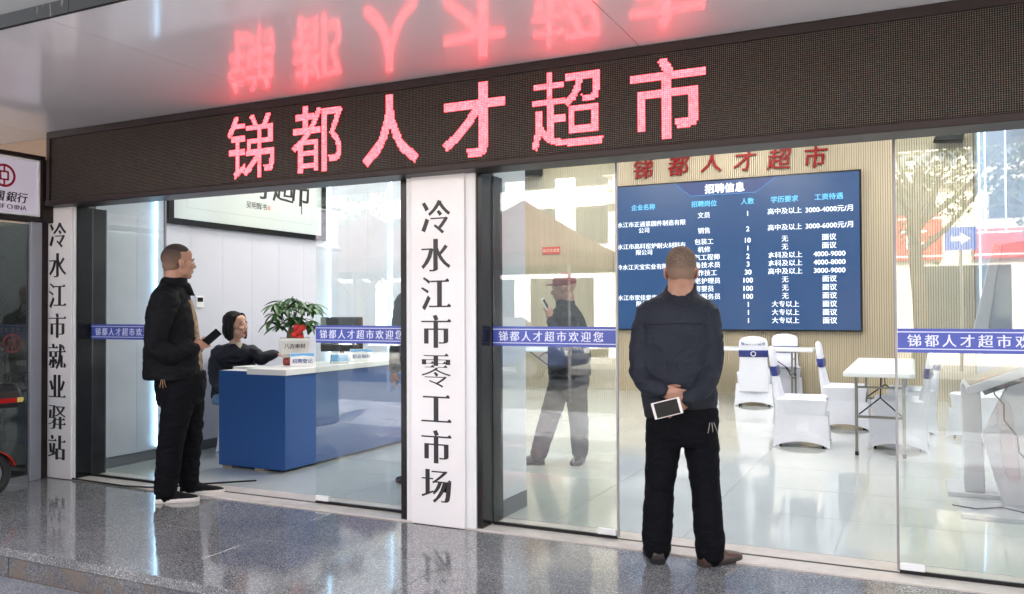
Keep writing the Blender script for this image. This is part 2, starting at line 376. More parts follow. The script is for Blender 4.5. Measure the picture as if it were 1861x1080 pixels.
# upper facade, side walls, rear
UP = mat('white_cladding', (.80, .80, .80), .5, var=.03)
B('cladding', UP, -9.5, 6.5, .052, .20, 2.863, 3.60, bd)
B('header_wall', CEIL, -6.1, 2.3, .075, .20, 2.215, 2.86, bd)
B('entrance_ceiling', CEIL, -6.2, 2.3, .203, 1.3, 3.45, 3.60, bd)
B('ceiling_riser', CEIL, -6.2, 2.3, 1.303, 1.45, 3.45, 4.249, bd)
B('ceiling', CEIL, -6.2, 2.3, 1.303, 8.75, 4.25, 4.41, bd)
B('neighbour_wall', UP, -9.5, -6.24, .202, 8.75, -.1, 3.60, bd)
bw = B('back_wall', SLATB, -6.1, 2.3, 8.5, 8.75, -.2, 4.25, bd)
sm = MB().box(-.0115, .0115, 8.45, 8.4985, .012, 4.24)
so_ = None
for k in range(217):
    x = -5.965 + .0311 * k
    if so_ is None: so_ = sm.build('slat', SLAT, bw); so_.location.x = x
    else: c = so_.copy(); c.location.x = x; COL.objects.link(c)
lwl = B('left_wall', WALLD, -6.2, -5.99, .203, 8.5, -.2, 4.25, bd)
B('baseboard', WALLD, -5.9895, -5.972, .26, 8.45, .0, .10, lwl)
ys = [.26, .66, 1.252, 1.646, 2.04, 2.436] + [2.436 + .396 * i for i in range(1, 16)]
for a, b in zip(ys[:-1], ys[1:]):
    if a < 8.4: B('wall_panel', WALLP, -5.989, -5.98, a + .001, min(b, 8.45) - .001, .101, 4.24, lwl)
B('right_wall', WALLP, 1.6, 2.3, .203, 8.5, -.2, 4.25, bd)
pw = B('light_column', mat('column_grey_panel', (.26, .29, .36), .4), .775, 1.6, 7.9, 8.445, .0, 4.24, bd)
# pillar between the openings
pl = B('pillar', BLACKG, -2.87, -2.30, .0, .16, .0, 2.12, bd)
B('pillar_lining', mat('pillar_white', (.62, .64, .68), .35), -2.872, -2.30, .162, .62, .12, 4.24, pl)
B('baseboard', WALLD, -2.875, -2.297, .1625, .623, .0, .118, pl)
B('left_jamb', BLACKG, -6.22, -5.853, .0, .20, .0, 2.12, bd)
B('beige_wall', mat('beige_tile_wall', (.55, .40, .28), .45, var=.05), -9.5, -6.24, .0, .05, 2.0, 2.69, bd)
B('beige_wall_end', _M['beige_tile_wall'], -6.237, -6.03, .0, .05, 2.13, 2.69, bd)

# =================================================================== LED DISPLAY
led = empty('led_display', (0, -.15, 0), 0, 'long dark LED message display with glowing red characters above the doors', 'LED display')
LX0, LX1 = -6.015, 4.0
B('frame_top', FRAMEBR, LX0, LX1, 0, .20, 2.638, 2.688, led, .003); B('frame_bottom', FRAMEBR, LX0, LX1, -.012, .20, 2.118, 2.158, led, .006)
B('frame_end', FRAMEBR, LX0, LX0 + .037, .001, .199, 2.158, 2.638, led)
B('backing', mat('led_black_mask', (.008, .007, .0065), .6, spec=.2), LX0 + .037, LX1, .016, .06, 2.158, 2.638, led)
NC, NR = 662, 48; ox, oz = LX0 + .040, 2.158
LIT = set(); CH = {}
def raster(ch, cx, w, hgt, z0, ex):
    gs = contours(ch, ex, ex * .9); allp = [q for g in gs for p in g for q in p]
    x0, x1, y0, y1 = min(q.x for q in allp), max(q.x for q in allp), min(q.y for q in allp), max(q.y for q in allp)
    cells = []
    for c in range(int((cx - w / 2 - ox) / .01) - 1, int((cx + w / 2 - ox) / .01) + 2):
        for r in range(NR):
            X = ox + (c + .5) * .01; Z = oz + (r + .5) * .01
            u = x0 + (X - (cx - w / 2)) / w * (x1 - x0); v = y0 + (Z - z0) / hgt * (y1 - y0); ins = False
            for g in gs:
                k = 0
                for p in g:
                    cc = False
                    for i in range(len(p)):
                        a, b = p[i], p[i - 1]
                        if (a.y > v) != (b.y > v) and u < (b.x - a.x) * (v - a.y) / (b.y - a.y) + a.x: cc = not cc
                    k += cc
                if k % 2: ins = True; break
            if ins and (c, r) not in LIT: LIT.add((c, r)); cells.append((c, r))
    return cells
for ch, cx, w in (('锑', -3.966, .41), ('都', -3.415, .40), ('人', -2.855, .41), ('才', -2.281, .42), ('超', -1.697, .43), ('市', -1.139, .40)):
    CH[ch] = raster(ch, cx, w, .425, 2.188, .006 if ch in '锑超都' else .018)
LEDM = []
for nm, c in (('led_lit', (1.0, .115, .14)),):
    m = bpy.data.materials.new(nm); m.use_nodes = True; b = m.node_tree.nodes['Principled BSDF']; b.inputs['Base Color'].default_value = (.03, .01, .01, 1)
    g = m.node_tree.nodes.new('ShaderNodeNewGeometry'); sx_ = m.node_tree.nodes.new('ShaderNodeVectorMath'); sx_.operation = 'MULTIPLY'; sx_.inputs[1].default_value = (100, 0, 100)
    wn = m.node_tree.nodes.new('ShaderNodeTexWhiteNoise'); fl_ = m.node_tree.nodes.new('ShaderNodeVectorMath'); fl_.operation = 'FLOOR'
    L = m.node_tree.links; L.new(g.outputs['Position'], sx_.inputs[0]); L.new(sx_.outputs[0], fl_.inputs[0]); L.new(fl_.outputs[0], wn.inputs['Vector'])
    r = m.node_tree.nodes.new('ShaderNodeValToRGB'); r.color_ramp.elements[0].color = (1, .030, .038, 1); r.color_ramp.elements[1].color = (1, .062, .075, 1); L.new(wn.outputs['Value'], r.inputs[0])
    L.new(r.outputs[0], b.inputs['Emission Color']); b.inputs['Emission Strength'].default_value = 2.0; LEDM.append(m)
for ch, cells in CH.items():
    mb = MB()
    for c, r in cells:
        X = ox + (c + .5) * .01; Z = oz + (r + .5) * .01; h = .0042
        mb.add([(X - h, .0125, Z - h), (X + h, .0125, Z - h), (X + h, .0125, Z + h), (X - h, .0125, Z + h)], [(0, 1, 2, 3)])
    mb.build('led_character', LEDM[0], led)
dots = MB(); wires = {}
for c in range(NC):
    for r in range(NR):
        if (c, r) in LIT: continue
        X = ox + (c + .5) * .01; Z = oz + (r + .5) * .01; h = .0024
        dots.add([(X - h, .0135, Z - h), (X + h, .0135, Z - h), (X + h, .0135, Z + h), (X - h, .0135, Z + h)], [(0, 1, 2, 3)])
dm = bpy.data.materials.new('led_unlit'); dm.use_nodes = True; b = dm.node_tree.nodes['Principled BSDF']; L = dm.node_tree.links
g = dm.node_tree.nodes.new('ShaderNodeNewGeometry'); s1 = dm.node_tree.nodes.new('ShaderNodeVectorMath'); s1.operation = 'MULTIPLY'; s1.inputs[1].default_value = (100, 0, 100)
f1 = dm.node_tree.nodes.new('ShaderNodeVectorMath'); f1.operation = 'FLOOR'; wn = dm.node_tree.nodes.new('ShaderNodeTexWhiteNoise'); r = dm.node_tree.nodes.new('ShaderNodeValToRGB')
L.new(g.outputs['Position'], s1.inputs[0]); L.new(s1.outputs[0], f1.inputs[0]); L.new(f1.outputs[0], wn.inputs['Vector']); L.new(wn.outputs['Value'], r.inputs[0]); L.new(r.outputs[0], b.inputs['Base Color'])
r.color_ramp.elements[0].color = (.13, .055, .038, 1); r.color_ramp.elements[1].color = (.05, .075, .08, 1); k = r.color_ramp.elements.new(.5); k.color = (.17, .135, .095, 1); b.inputs['Roughness'].default_value = .5
tag(dots.build('led_dots', dm, led), kind='stuff')
# head rail of the doors
for x0, x1 in ((-5.85, -2.872), (-2.298, 2.3)):
    B('door_head_rail', GREYAL, x0, x1, .052, .205, 2.163, 2.213, bd, .003)
    B('rail_cover', BLACKM, x0, x1, .10, .175, 2.148, 2.1625, bd)

# =================================================================== SIGN BOARDS
def board(x0, x1, i0, i1, ztop, text, zs, cx, size, label):
    r = empty('sign_board', ((x0 + x1) / 2, 0, 0), 0, label, 'sign board'); X = (x0 + x1) / 2
    B('board_backing', WHITEP, x0 - X, x1 - X, -.016, -.001, .006, ztop, r, .002)
    B('board_face', WHITE, i0 - X, i1 - X, -.034, -.0165, .004, ztop - .006, r, .003)
    for k, ch in enumerate(text):
        z = zs[0] + (zs[1] - zs[0]) * k / (len(text) - 1)
        write('character', ch, size, INK, r, (cx - X, -.0345, z), .0015, ex=.034, ey=-.017, serif=True, sx=.97)
    return r
board(-2.818, -2.334, -2.772, -2.40, 2.135, '冷水江市零工市场', (1.868, .244), -2.596, .222, 'tall white vertical board with black calligraphy on the pillar between the two doorways')
board(-6.205, -5.862, -6.185, -5.875, 2.125, '冷水江市就业驿站', (1.905, .242), -6.036, .214, 'narrower white vertical board at the far left end beside the bank front')

# =================================================================== GLASS DOORS
def door(x0, x1, label, text=True, clip=None, textx=None):
    r = empty('glass_door', (x0, .13, 0), 0, label, 'glass door', 'glass door leaves of the shopfront'); w = x1 - x0
    B('glass_pane', GLASS, 0, w, -.005, .005, .028, 2.150, r)
    B('edge_seal', GREYAL, -.012 if x0 > -1 else w, 0 if x0 > -1 else w + .012, -.008, .008, .02, 2.148, r)
    B('bottom_rail', BLACKM, 0, w, -.009, .009, .0105, .026, r)
    if clip is not None: B('corner_clip', mat('clear_white_plastic', (.75, .76, .76), .3), clip, clip + .11, -.012, .012, .0265, .06, r, .004)
    s = B('blue_strip', BAND, 0.001, w - .001, -.0075, -.0055, 1.086, 1.203, r)
    for z in (1.102, 1.184): B('strip_line', BANDL, .001, w - .001, -.0085, -.0077, z, z + .0045, s)
    if text:
        n = 9; p = .0655
        for k, ch in enumerate('锑都人才超市欢迎您'):
            X = textx + p * 1.155 * k
            if X < w - .03: write('strip_character', ch, .064, BANDL, s, (X, -.0078, 1.145), .0006, ex=.018, ey=.0)
    return r
door(-5.848, -5.06, 'left-hand glass leaf beside the narrow white board, behind the man looking in', textx=.075)
door(-3.633, -2.878, 'glass leaf in front of the blue counter, left of the wide white board', clip=.0, textx=.065)
door(-2.29, -1.511, 'glass leaf right of the wide white board, man in maroon cap seen through it', clip=.665, textx=.07)
door(-.066, 1.1, 'rightmost glass leaf cut by the picture edge, kiosk seen through it', clip=.0, textx=.075)
B('door_track', BLACKM, -5.85, -2.875, .118, .142, .0096, .0103, fl); B('door_track', BLACKM, -2.29, 2.2, .118, .142, .0096, .0103, fl)
for x in (-5.85 - .0, -2.29):
    B('door_post', BLACKG, x - .012, x - .002, .145, .26, .01, 2.12, bd)
cb = MB().tube([(-5.86, -.03, .014), (-5.6, -.028, .01), (-5.3, -.035, .009), (-5.05, -.02, .016), (-4.9, .05, .02), (-4.75, .25, .018), (-4.5, .5, .016)], .006, 8).build('floor_cable', BLACKM, smooth=True)
tag(cb, 'thin black cable lying along the door sill at the left', 'cable')

dr = empty('floor_drain', (-6.02, -.50, 0), 0, 'small round rusty drain cap in the porch floor at the left', 'drain cap')
MB().tube([(0, 0, .0006), (0, 0, .004)], .035, 24).build('cap', mat('rusty_metal', (.10, .05, .035), .7, var=.4, vscale=60), dr); MB().tube([(0, 0, .0042), (0, 0, .006)], .012, 12).build('screw', GREYAL, dr)
# =================================================================== LIGHT TUBES AND CEILING LIGHTS
def lt(x, y, z0, z1, label, rad=.011, grp='vertical light tubes on the walls'):
    r = empty('light_tube', (x, y, 0), 0, label, 'light tube', grp)
    MB().tube([(0, 0, z0), (0, 0, z1)], rad, 10).build('tube', TUBE, r, smooth=True)
    B('mount', WHITEP, -.010, .010, -.006, .006, z0 - .02, z0 - .002, r); B('mount', WHITEP, -.010, .010, -.006, .006, z1 + .002, z1 + .02, r)
lt(-5.955, .84, .13, 2.65, 'bright blue-white light tube on the left wall behind the looking man')
lt(-5.955, 3.25, .5, 2.74, 'light tube on the left wall just past the framed calligraphy')
lt(-5.955, 4.50, .1, 3.2, 'light tube on the left wall farther in, near the pillar edge', .008)
for x, z0, z1, l in ((.795, 1.36, 3.9, 'leftmost light tube at the corner of the slatted wall'), (.86, 2.3, 3.9, 'short light tube second from the slatted wall'), (1.085, 2.3, 3.9, 'light tube between the paired tubes and the picture edge'), (1.30, 1.3, 2.9, 'low light tube nearest the right picture edge')):
    lt(x, 7.80, z0, z1, l, .007)
CL = emis('ceiling_light_diffuser', (1.0, .955, .88), 3.5)
n = 0
for j in range(4):
    for i in range(3):
        r = empty('ceiling_light', (-4.9 + 2.6 * i, 1.3 + 2.0 * j, 4.2), 0, 'flat white panel light on the shop ceiling, row %s from the door' % ('one', 'two', 'three', 'four')[j], 'ceiling light', 'ceiling panel lights')
        r['label'] = 'flat white panel light on the shop ceiling, %s, %s' % (('over the counter side', 'in the middle', 'on the kiosk side')[i], ('nearest the doors', 'second row inward', 'third row inward', 'above the wall screen')[j])
        if j == 0: r.location.y = 1.9
        B('housing', WHITEP, -.62, .62, -.32, .32, .0, .045, r); B('diffuser', CL, -.6, .6, -.3, .3, -.006, -.0005, r)

# =================================================================== WALL SCREEN AND RED LETTERS
tv = empty('wall_screen', (-2.45, 8.44, 0), 0, 'large dark blue wall screen listing job vacancies on the slatted wall', 'screen')
T = lambda x: x + 2.45
B('screen_frame', BLACKG, T(-4.285), T(-.628), -.07, .005, .975, 3.28, tv, .01)
SCM = bpy.data.materials.new('screen_blue'); SCM.use_nodes = True; b = SCM.node_tree.nodes['Principled BSDF']; b.inputs['Base Color'].default_value = (.01, .02, .05, 1); b.inputs['Roughness'].default_value = .25
b.inputs['Emission Color'].default_value = (.006, .040, .115, 1); b.inputs['Emission Strength'].default_value = .25
B('screen_face', SCM, T(-4.262), T(-.655), -.075, -.0705, .998, 3.255, tv)
TXW = emis('screen_text_white', (.85, .93, 1.0), .36); TXC = emis('screen_text_cyan', (.10, .52, .85), .30); TXL = emis('screen_line', (.10, .35, .80), .2)
# heading panel
hp = MB().prism([(T(-3.30), 3.25), (T(-1.80), 3.25), (T(-2.08), 3.045), (T(-3.05), 3.045)], -.077, -.0755).build('heading_panel', emis('screen_heading', (.01, .035, .15), .25), tv)
MB().tube([(T(-3.30), -.078, 3.245), (T(-3.05), -.078, 3.045), (T(-2.08), -.078, 3.045), (T(-1.80), -.078, 3.245)], .004, 6).build('heading_outline', TXL, tv)
def tt(s, x, z, size=.098, m=None, ex=.008, ey=-.006, **k): write('screen_text', s, size, m or TXW, tv, (T(x), -.0775, z), .0008, ex=ex, ey=ey, **k)
tt('招聘信息', -2.54, 3.14, .150, ex=.028, ey=.02)
for s, x in (('企业名称', -3.81), ('招聘岗位', -2.85), ('人数', -2.20), ('学历要求', -1.67), ('工资待遇', -1.06)): tt(s, x, 2.918, .098, TXC, .02, .01)
for s, z in (('文员', 2.742), ('销售', 2.506), ('包装工', 2.337), ('机修', 2.218), ('电气工程师', 2.098), ('设备技术员', 1.979), ('操作技工', 1.859), ('养老护理员', 1.738), ('育婴员', 1.617), ('家政服务员', 1.497)): tt(s, -2.855, z)
for s, z in (('1', 2.738), ('2', 2.506), ('10', 2.337), ('1', 2.218), ('2', 2.098), ('3', 1.979), ('30', 1.859), ('100', 1.738), ('100', 1.617), ('100', 1.497), ('1', 1.377), ('1', 1.257), ('1', 1.137)): tt(s, -2.20, z, .105, ex=.014, ey=0)
for s, z in (('高中及以上', 2.745), ('高中及以上', 2.506), ('无', 2.337), ('无', 2.218), ('本科及以上', 2.098), ('本科及以上', 1.979), ('高中及以上', 1.859), ('无', 1.738), ('无', 1.617), ('无', 1.497), ('大专以上', 1.377), ('大专以上', 1.257), ('大专以上', 1.137)): tt(s, -1.67, z)
for s, z in (('3000-4000元/月', 2.740), ('3000-6000元/月', 2.506), ('面议', 2.337), ('面议', 2.218), ('4000-9000', 2.098), ('4000-8000', 1.979), ('3000-9000', 1.859), ('面议', 1.738), ('面议', 1.617), ('面议', 1.497), ('面议', 1.377), ('面议', 1.257), ('面议', 1.137)): tt(s, -1.06, z, .100, ex=.012, ey=0)
for s, z, x in (('水江市正通紧固件制造有限', 2.652, -3.685), ('公司', 2.553, -3.80), ('水江市高科窑炉耐火材料有', 2.302, -3.685), ('限公司', 2.205, -3.80), ('冷水江天宝实业有限公司', 1.975, -3.745), ('水江市家佳爱妻家政服务有', 1.490, -3.685), ('限公司', 1.392, -3.80)): tt(s, x, z, .092)
RED = mat('red_gloss_letters', (.21, .003, .005), .45, spec=.25)
wl = empty('wall_lettering', (-2.5, 8.447, 3.54), 0, 'red raised brush-style characters mounted above the blue screen', 'wall lettering')
for ch, x, z in zip('锑都人才超市', (-3.825, -3.251, -2.756, -2.246, -1.753, -1.231), (3.535, 3.545, 3.565, 3.548, 3.53, 3.515)):
    write('red_character', ch, .34, RED, wl, (x + 2.5, -.002, z - 3.54), .03, ex=.012, ey=.002, shear=.12, brush=.018)
# small red notice on the slats
nr = tag(B('wall_notice', mat('red_notice', (.50, .05, .04), .5), -5.58, -5.26, 8.435, 8.4485, 2.235, 2.355), 'small red rectangular notice on the slatted wall, seen through the glass', 'notice')
write('notice_text', '面试洽谈室', .062, mat('notice_text_cream', (.8, .65, .5), .5), nr, (-5.42, 8.4345, 2.295), .0008)
def speaker(x, label):
    r = empty('wall_speaker', (x, 8.44, 3.62), 0, label, 'speaker')
    MB().prism([(-.19, -.06), (.17, -.09), (.19, .05), (-.12, .075)], -.28, -.06).build('speaker_box', BLACKM, r, bevel=.012)
    B('bracket', BLACKM, -.02, .02, -.2, .0, .07, .13, r)
speaker(.47, 'black wall speaker high at the right end of the slatted wall'); speaker(-5.72, 'black wall speaker high at the left end of the slatted wall')
# framed calligraphy on the left wall
pic = empty('framed_calligraphy', (-5.978, 2.07, 0), 0, 'black-framed calligraphy hanging on the pale left wall', 'picture')
y0, y1, z0, z1 = .97 - 2.07, 3.17 - 2.07, 2.085, 3.30
B('frame_bottom', BLACKG, .0, .035, y0, y1, z0, z0 + .055, pic); B('frame_top', BLACKG, .0, .035, y0, y1, z1 - .055, z1, pic)
B('frame_side', BLACKG, .0, .0345, y0, y0 + .055, z0 + .055, z1 - .055, pic); B('frame_side', BLACKG, .0, .0345, y1 - .055, y1, z0 + .055, z1 - .055, pic)
pp = B('paper', mat('calligraphy_paper', (.56, .62, .60), .12, coat=1.0), .002, .012, y0 + .055, y1 - .055, z0 + .055, z1 - .055, pic)
IL = mat('thin_mount_line', (.30, .34, .33), .5)
for a in ((y0 + .22, y1 - .22, z0 + .165, z0 + .168),): B('mount_line', IL, .0122, .0128, *a, pic)
for yy in (y0 + .22, y1 - .22): B('mount_line', IL, .0122, .0128, yy, yy + .003, z0 + .168, z1 - .2, pic)
for ch, y, s in (('锑', .55, .42), ('都', 1.0, .42), ('人', 1.45, .42), ('才', 2.18, .42), ('超', 2.49, .40), ('市', 2.78, .44)):
    if y > 1.6: write('ink_character', ch, s * .82, INK, pic, (.0125, y - 2.07, 2.60), .0008, rz=PI / 2, ex=.02, ey=.0, shear=.1, brush=.03)
B('ink_stroke', INK, .0122, .0133, 2.772 - 2.07, 2.786 - 2.07, 2.35, 2.60, pic)
write('signature', '吴明辉书', .075, INK, pic, (.0125, 2.09 - 2.07, 2.365), .0008, rz=PI / 2, brush=.03)
B('seal_stamp', mat('seal_red', (.55, .25, .22), .6), .0122, .013, 2.25 - 2.07, 2.29 - 2.07, 2.34, 2.385, pic)
ot = empty('wall_controller', (-5.979, 1.35, 1.39), 0, 'small white thermostat with dark display on the left wall', 'thermostat')
B('plate', WHITEP, 0, .014, -.045, .045, -.055, .055, ot, .003); B('display', BLACKG, .0142, .016, -.033, .033, .0, .04, ot)

# =================================================================== BANK FRONT
bk = empty('bank_front', (-6.15, 0, 0), 0, 'neighbouring bank window front with its lit sign, at the left picture edge', 'shop front')
B('window_glass', GLASS2, -.005, .005, -3.4, -.20, .05, 1.98, bk)
B('mullion', mat('brushed_post', (.30, .30, .34), .4, metal=.3), -.03, .03, -.198, -.105, 0, 2.0, bk, .004)
B('dark_room_wall', mat('dim_green_room', (.045, .055, .05), .5, var=.5, vscale=1.5), -.9, -.88, -3.4, -.105, 0, 2.0, bk)
B('dark_room_end', _M['dim_green_room'], -.88, -.035, -.10, -.06, 0, 2.0, bk); B('dark_room_floor', mat('dim_floor', (.05, .05, .05), .3), -.88, -.006, -3.4, -.105, -.03, .0, bk)
B('plinth', GREYAL, -.02, .02, -3.4, -.20, 0, .048, bk)
B('frame_top', FRAMEBR, -.06, .05, -3.4, -.095, 2.49, 2.515, bk); B('frame_bottom', FRAMEBR, -.06, .045, -3.4, -.095, 2.0, 2.035, bk); B('frame_post', FRAMEBR, -.06, .06, -.125, -.03, 2.0, 2.49, bk); B('frame_post', FRAMEBR, -.06, .0, -.10, -.03, 0, 1.999, bk)
sg = B('sign_face', mat('bank_sign_white', (.40, .36, .42), .4, emit=(.42, .38, .45), estr=.10), -.05, .035, -3.35, -.150, 2.055, 2.475, bk)
for a in ((-3.36, -.135, 2.463, 2.478), (-3.36, -.135, 2.04, 2.055)): B('sign_rim', WHITEP, -.05, .045, *a, bk)
B('sign_rim', WHITEP, -.05, .0455, -.15, -.135, 2.055, 2.463, bk)
BRED = mat('bank_red', (.32, .012, .03), .4)
def ring(cy, cz, R, r, parent, x, m, name, seg=40):
    mb = MB(); vs = []; fs = []
    for k in range(seg):
        a = 2 * PI * k / seg
        for rr in (R, r):
            for xx in (x, x + .003): vs.append((xx, cy + rr * math.cos(a), cz + rr * math.sin(a)))
    for k in range(seg):
        i = 4 * k; j = 4 * ((k + 1) % seg); fs += [(i + 1, j + 1, j + 3, i + 3), (i, i + 1, j + 1, j), (i + 2, i + 3, j + 3, j + 2)]
    mb.add(vs, fs); return mb.build(name, m, parent)
def emblem(cy, cz, s, par, x, m):
    e = ring(cy, cz, .083 * s, .066 * s, par, x, m, 'emblem_ring')
    for a in ((-.030, .030, .022, .034), (-.030, .030, -.034, -.022), (-.034, -.022, -.030, .030), (.022, .034, -.030, .030), (-.006, .006, .034, .068), (-.006, .006, -.068, -.034)):
        B('emblem_bar', m, x + .0003, x + .0032, cy + a[0] * s, cy + a[1] * s, cz + a[2] * s, cz + a[3] * s, e)
emblem(-.415, 2.325, 1.05, bk, .0355, BRED)
for ch, y in (('中', -.56), ('國', -.452), ('銀', -.358), ('行', -.272)): write('bank_character', ch, .085, INK, bk, (.036, y, 2.172), .0012, rz=PI / 2, ex=.018, ey=.004, shear=.15, brush=.02)
write('bank_name', 'BANK OF CHINA', .052, INK, bk, (.036, -.24, 2.098), .0012, rz=PI / 2, ex=.012, ey=-.01, align='RIGHT', sx=.95)
DEC = mat('faded_decal', (.14, .03, .03), .6); DEK = mat('faded_dark_decal', (.02, .02, .02), .6)
emblem(-.33, 1.065, .9, bk, .0065, DEC)
ring(-.40, 1.03, .022, .018, bk, .0065, DEK, 'small_round_mark'); 
for ch, y in (('國', -.36), ('銀', -.29), ('行', -.215)): write('decal_character', ch, .085, DEK, bk, (.0062, y, .80), .0006, rz=PI / 2, ex=.01, brush=.02)
write('decal_name', 'OF CHINA', .042, DEK, bk, (.0062, -.21, .70), .0006, rz=PI / 2, align='RIGHT', sx=.9)

# =================================================================== COUNTER
BLUE = mat('blue_laminate', (.014, .075, .26), .38, var=.06, vscale=2, coat=.1)
ct = empty('reception_counter', (-4.85, 2.0, .0105), 0, 'blue reception counter with a white top', 'counter')
B('body', BLUE, -.35, .345, -1.17, 1.6, .02, .775, ct, .006)
B('end_panel', mat('blue_laminate_side', (.013, .068, .24), .4), -.352, .352, -1.18, -1.1705, .02, .80, ct, .002)
B('counter_top', WHITEP, -.04, .37, -1.19, 1.62, .776, .823, ct, .003); B('work_top', WHITEP, -.34, -.042, -1.168, 1.6, .776, .80, ct, .002)
for x in (-.33, .02): B('wood_foot', mat('raw_wood_foot', (.32, .24, .17), .7), x, x + .10, -1.160, -1.0, 0, .0195, ct)
CZ = .0105 + .823
# papers
pa = empty('paper_stack', (-5.07, 1.12, CZ - .022), .1, 'loose white papers lying by the woman on the counter end', 'papers')
for k in range(4): MB().box(-.15, .15, -.105, .105, 0, .004).build('paper_sheet', mat('white_paper', (.8, .8, .8), .6), pa, (random.uniform(-.02, .02), random.uniform(-.02, .02), .0045 * k), rot=(0, 0, random.uniform(-.2, .2)))
# tent cards
def card(x, y, rz, text, label, w=.20, h=.115):
    r = empty('tent_card', (x, y, CZ + .001), rz, label, 'desk sign', 'folded name cards on the counter')
    MB().prism([(-w / 2, 0), (w / 2, 0), (w / 2, .003), (-w / 2, .003)], -.045, .045).build('card_base', _M['white_paper'], r)
    for s in (-1, 1):
        M = Matrix.Translation((0, s * .045, .003)) @ Matrix.Rotation(s * math.radians(21), 4, 'X')
        MB().box(-w / 2, w / 2, -.0015, .0015, 0, h, M).build('card_face', _M['white_paper'], r)
    M = Matrix.Translation((0, -.045, .003)) @ Matrix.Rotation(-math.radians(21), 4, 'X')
    MB().prism([(-w / 2 + .003, h * .72), (0, h * .80), (w / 2 - .003, h * .72), (w / 2 - .003, h * .97), (-w / 2 + .003, h * .97)], -.0026, -.0018, M).build('card_header', mat('card_blue', (.15, .42, .75), .5), r)
    o = glyph_mesh('card_text', text, .042, .0008, ex=.01).build('card_text', mat('card_ink', (.02, .05, .25), .5), r); o.matrix_local = Matrix.Translation((0, -.045, .003)) @ Matrix.Rotation(-math.radians(21), 4, 'X') @ Matrix.Translation((0, -.0022, h * .38))
    return r
card(-4.66, 1.22, .75, '招聘登记', 'nearest folded card sign, standing beside the plant pot')
card(-4.62, 2.0, .75, '职业指导', 'middle folded card sign, standing past the small blue box')
card(-4.62, 3.05, .75, '政策咨询', 'farthest folded card sign, standing by the pillar edge')
bb_ = empty('desk_card_holder', (-4.58, 1.62, CZ + .001), .75, 'small blue and white card box standing between the first two folded cards', 'card holder')
B('holder_box', _M['white_paper'], -.08, .08, -.03, .03, 0, .085, bb_, .002); B('holder_front', _M['card_blue'], -.075, .075, -.034, -.0305, .02, .08, bb_)
# monitor seen from behind
mo = empty('computer_monitor', (-4.96, 2.16, CZ - .023), .62, 'black computer monitor seen from behind on the counter', 'monitor')
B('monitor_back', BLACKM, -.20, .20, -.02, .02, .10, .43, mo, .01); MB().tube([(0, -.03, .01), (0, -.03, .25)], .022, 10).build('stand', BLACKM, mo, smooth=True); B('foot', BLACKM, -.12, .12, -.12, .08, 0, .012, mo, .004)
B('monitor_bulge', BLACKM, -.15, .15, -.045, -.0205, .16, .36, mo, .01)
# =================================================================== POTTED PLANT
pt = empty('potted_plant', (-4.875, 1.38, CZ + .001), .70, 'potted money tree in a square white pot on the counter', 'potted plant')
sqr = lambda h, z: [(-h, -h, z), (h, -h, z), (h, h, z), (-h, h, z)]
MB().loft([sqr(.075, .052), sqr(.105, .085), sqr(.118, .19), sqr(.116, .205), sqr(.104, .205), sqr(.10, .175)], True).build('pot', mat('white_ceramic', (.72, .70, .66), .22, coat=.4), pt, bevel=.004)
MB().loft([sqr(.088, .0), sqr(.088, .05)], True).build('red_base', mat('red_lacquer', (.28, .022, .015), .25), pt, bevel=.006)
MB().loft([sqr(.099, .17), sqr(.099, .19)], True).build('soil', mat('soil', (.04, .03, .02), .9, bump=.6, bscale=60), pt)
write('pot_writing', '八方来财', .040, mat('brown_ink', (.06, .035, .03), .5), pt, (.0, -.1175, .145), .001, brush=.03, ex=.008)
for s, hx in ((-1, -.035), (1, .04), (0, .0)):
    MB().limb([(hx, .01 * s, .18, .026), (hx * 1.1, .01, .23, .022), (hx * .9, .01, .30, .012), (hx * 1.6, .02 * s, .40, .008)]).build('stem', mat('pale_stem', (.24, .19, .10), .7, var=.2, vscale=40), pt, smooth=True)
LEAF = [mat('leaf_green', (.035, .105, .03), .38, var=.25, vscale=20), mat('leaf_light_green', (.07, .17, .04), .38, var=.2, vscale=20)]
def leafmesh(L, w):
    mb = MB(); n = 7; rows = []
    for i in range(n):
        t = i / (n - 1); ww = w * math.sin(PI * min(1, t * .92 + .04)) ** .8 * .5; z = -.25 * L * t * t
        rows.append([(-ww, L * t, z + ww * .35), (0, L * t, z), (ww, L * t, z + ww * .35)])
    vs = [p for r in rows for p in r]; fs = []
    for i in range(n - 1):
        for j in (0, 1): a = i * 3 + j; fs.append((a, a + 1, a + 4, a + 3))
    return vs, fs
lvs, lfs = leafmesh(.15, .052)
lms = []
for m in LEAF:
    o = MB().add(lvs, lfs).build('leaf', m, pt, smooth=True, angle=80); lms.append(o.data); bpy.data.objects.remove(o)
random.seed(11)
for k in range(27):
    a = random.uniform(0, 2 * PI); R = random.uniform(.02, .17); z = .40 + random.uniform(-.08, .13) - R * .25
    c = Vector((R * math.cos(a) * 1.15, R * math.sin(a), z))
    MB().tube([(c.x * .25, c.y * .25, .33), (c.x * .6, c.y * .6, c.z + .02), c], .0025, 6).build('petiole', LEAF[1], pt)
    for j in range(6):
        b_ = a + (j - 2.5) * 1.0 + random.uniform(-.15, .15)
        o = bpy.data.objects.new('leaf', lms[(k + j) % 5 == 0]); COL.objects.link(o); o.parent = pt; o.location = c
        o.rotation_euler = (random.uniform(-.6, -.05), random.uniform(-.25, .25), b_ - PI / 2); s = random.uniform(.6, .88); o.scale = (s * .85, s, s)
mb = MB(); random.seed(5)
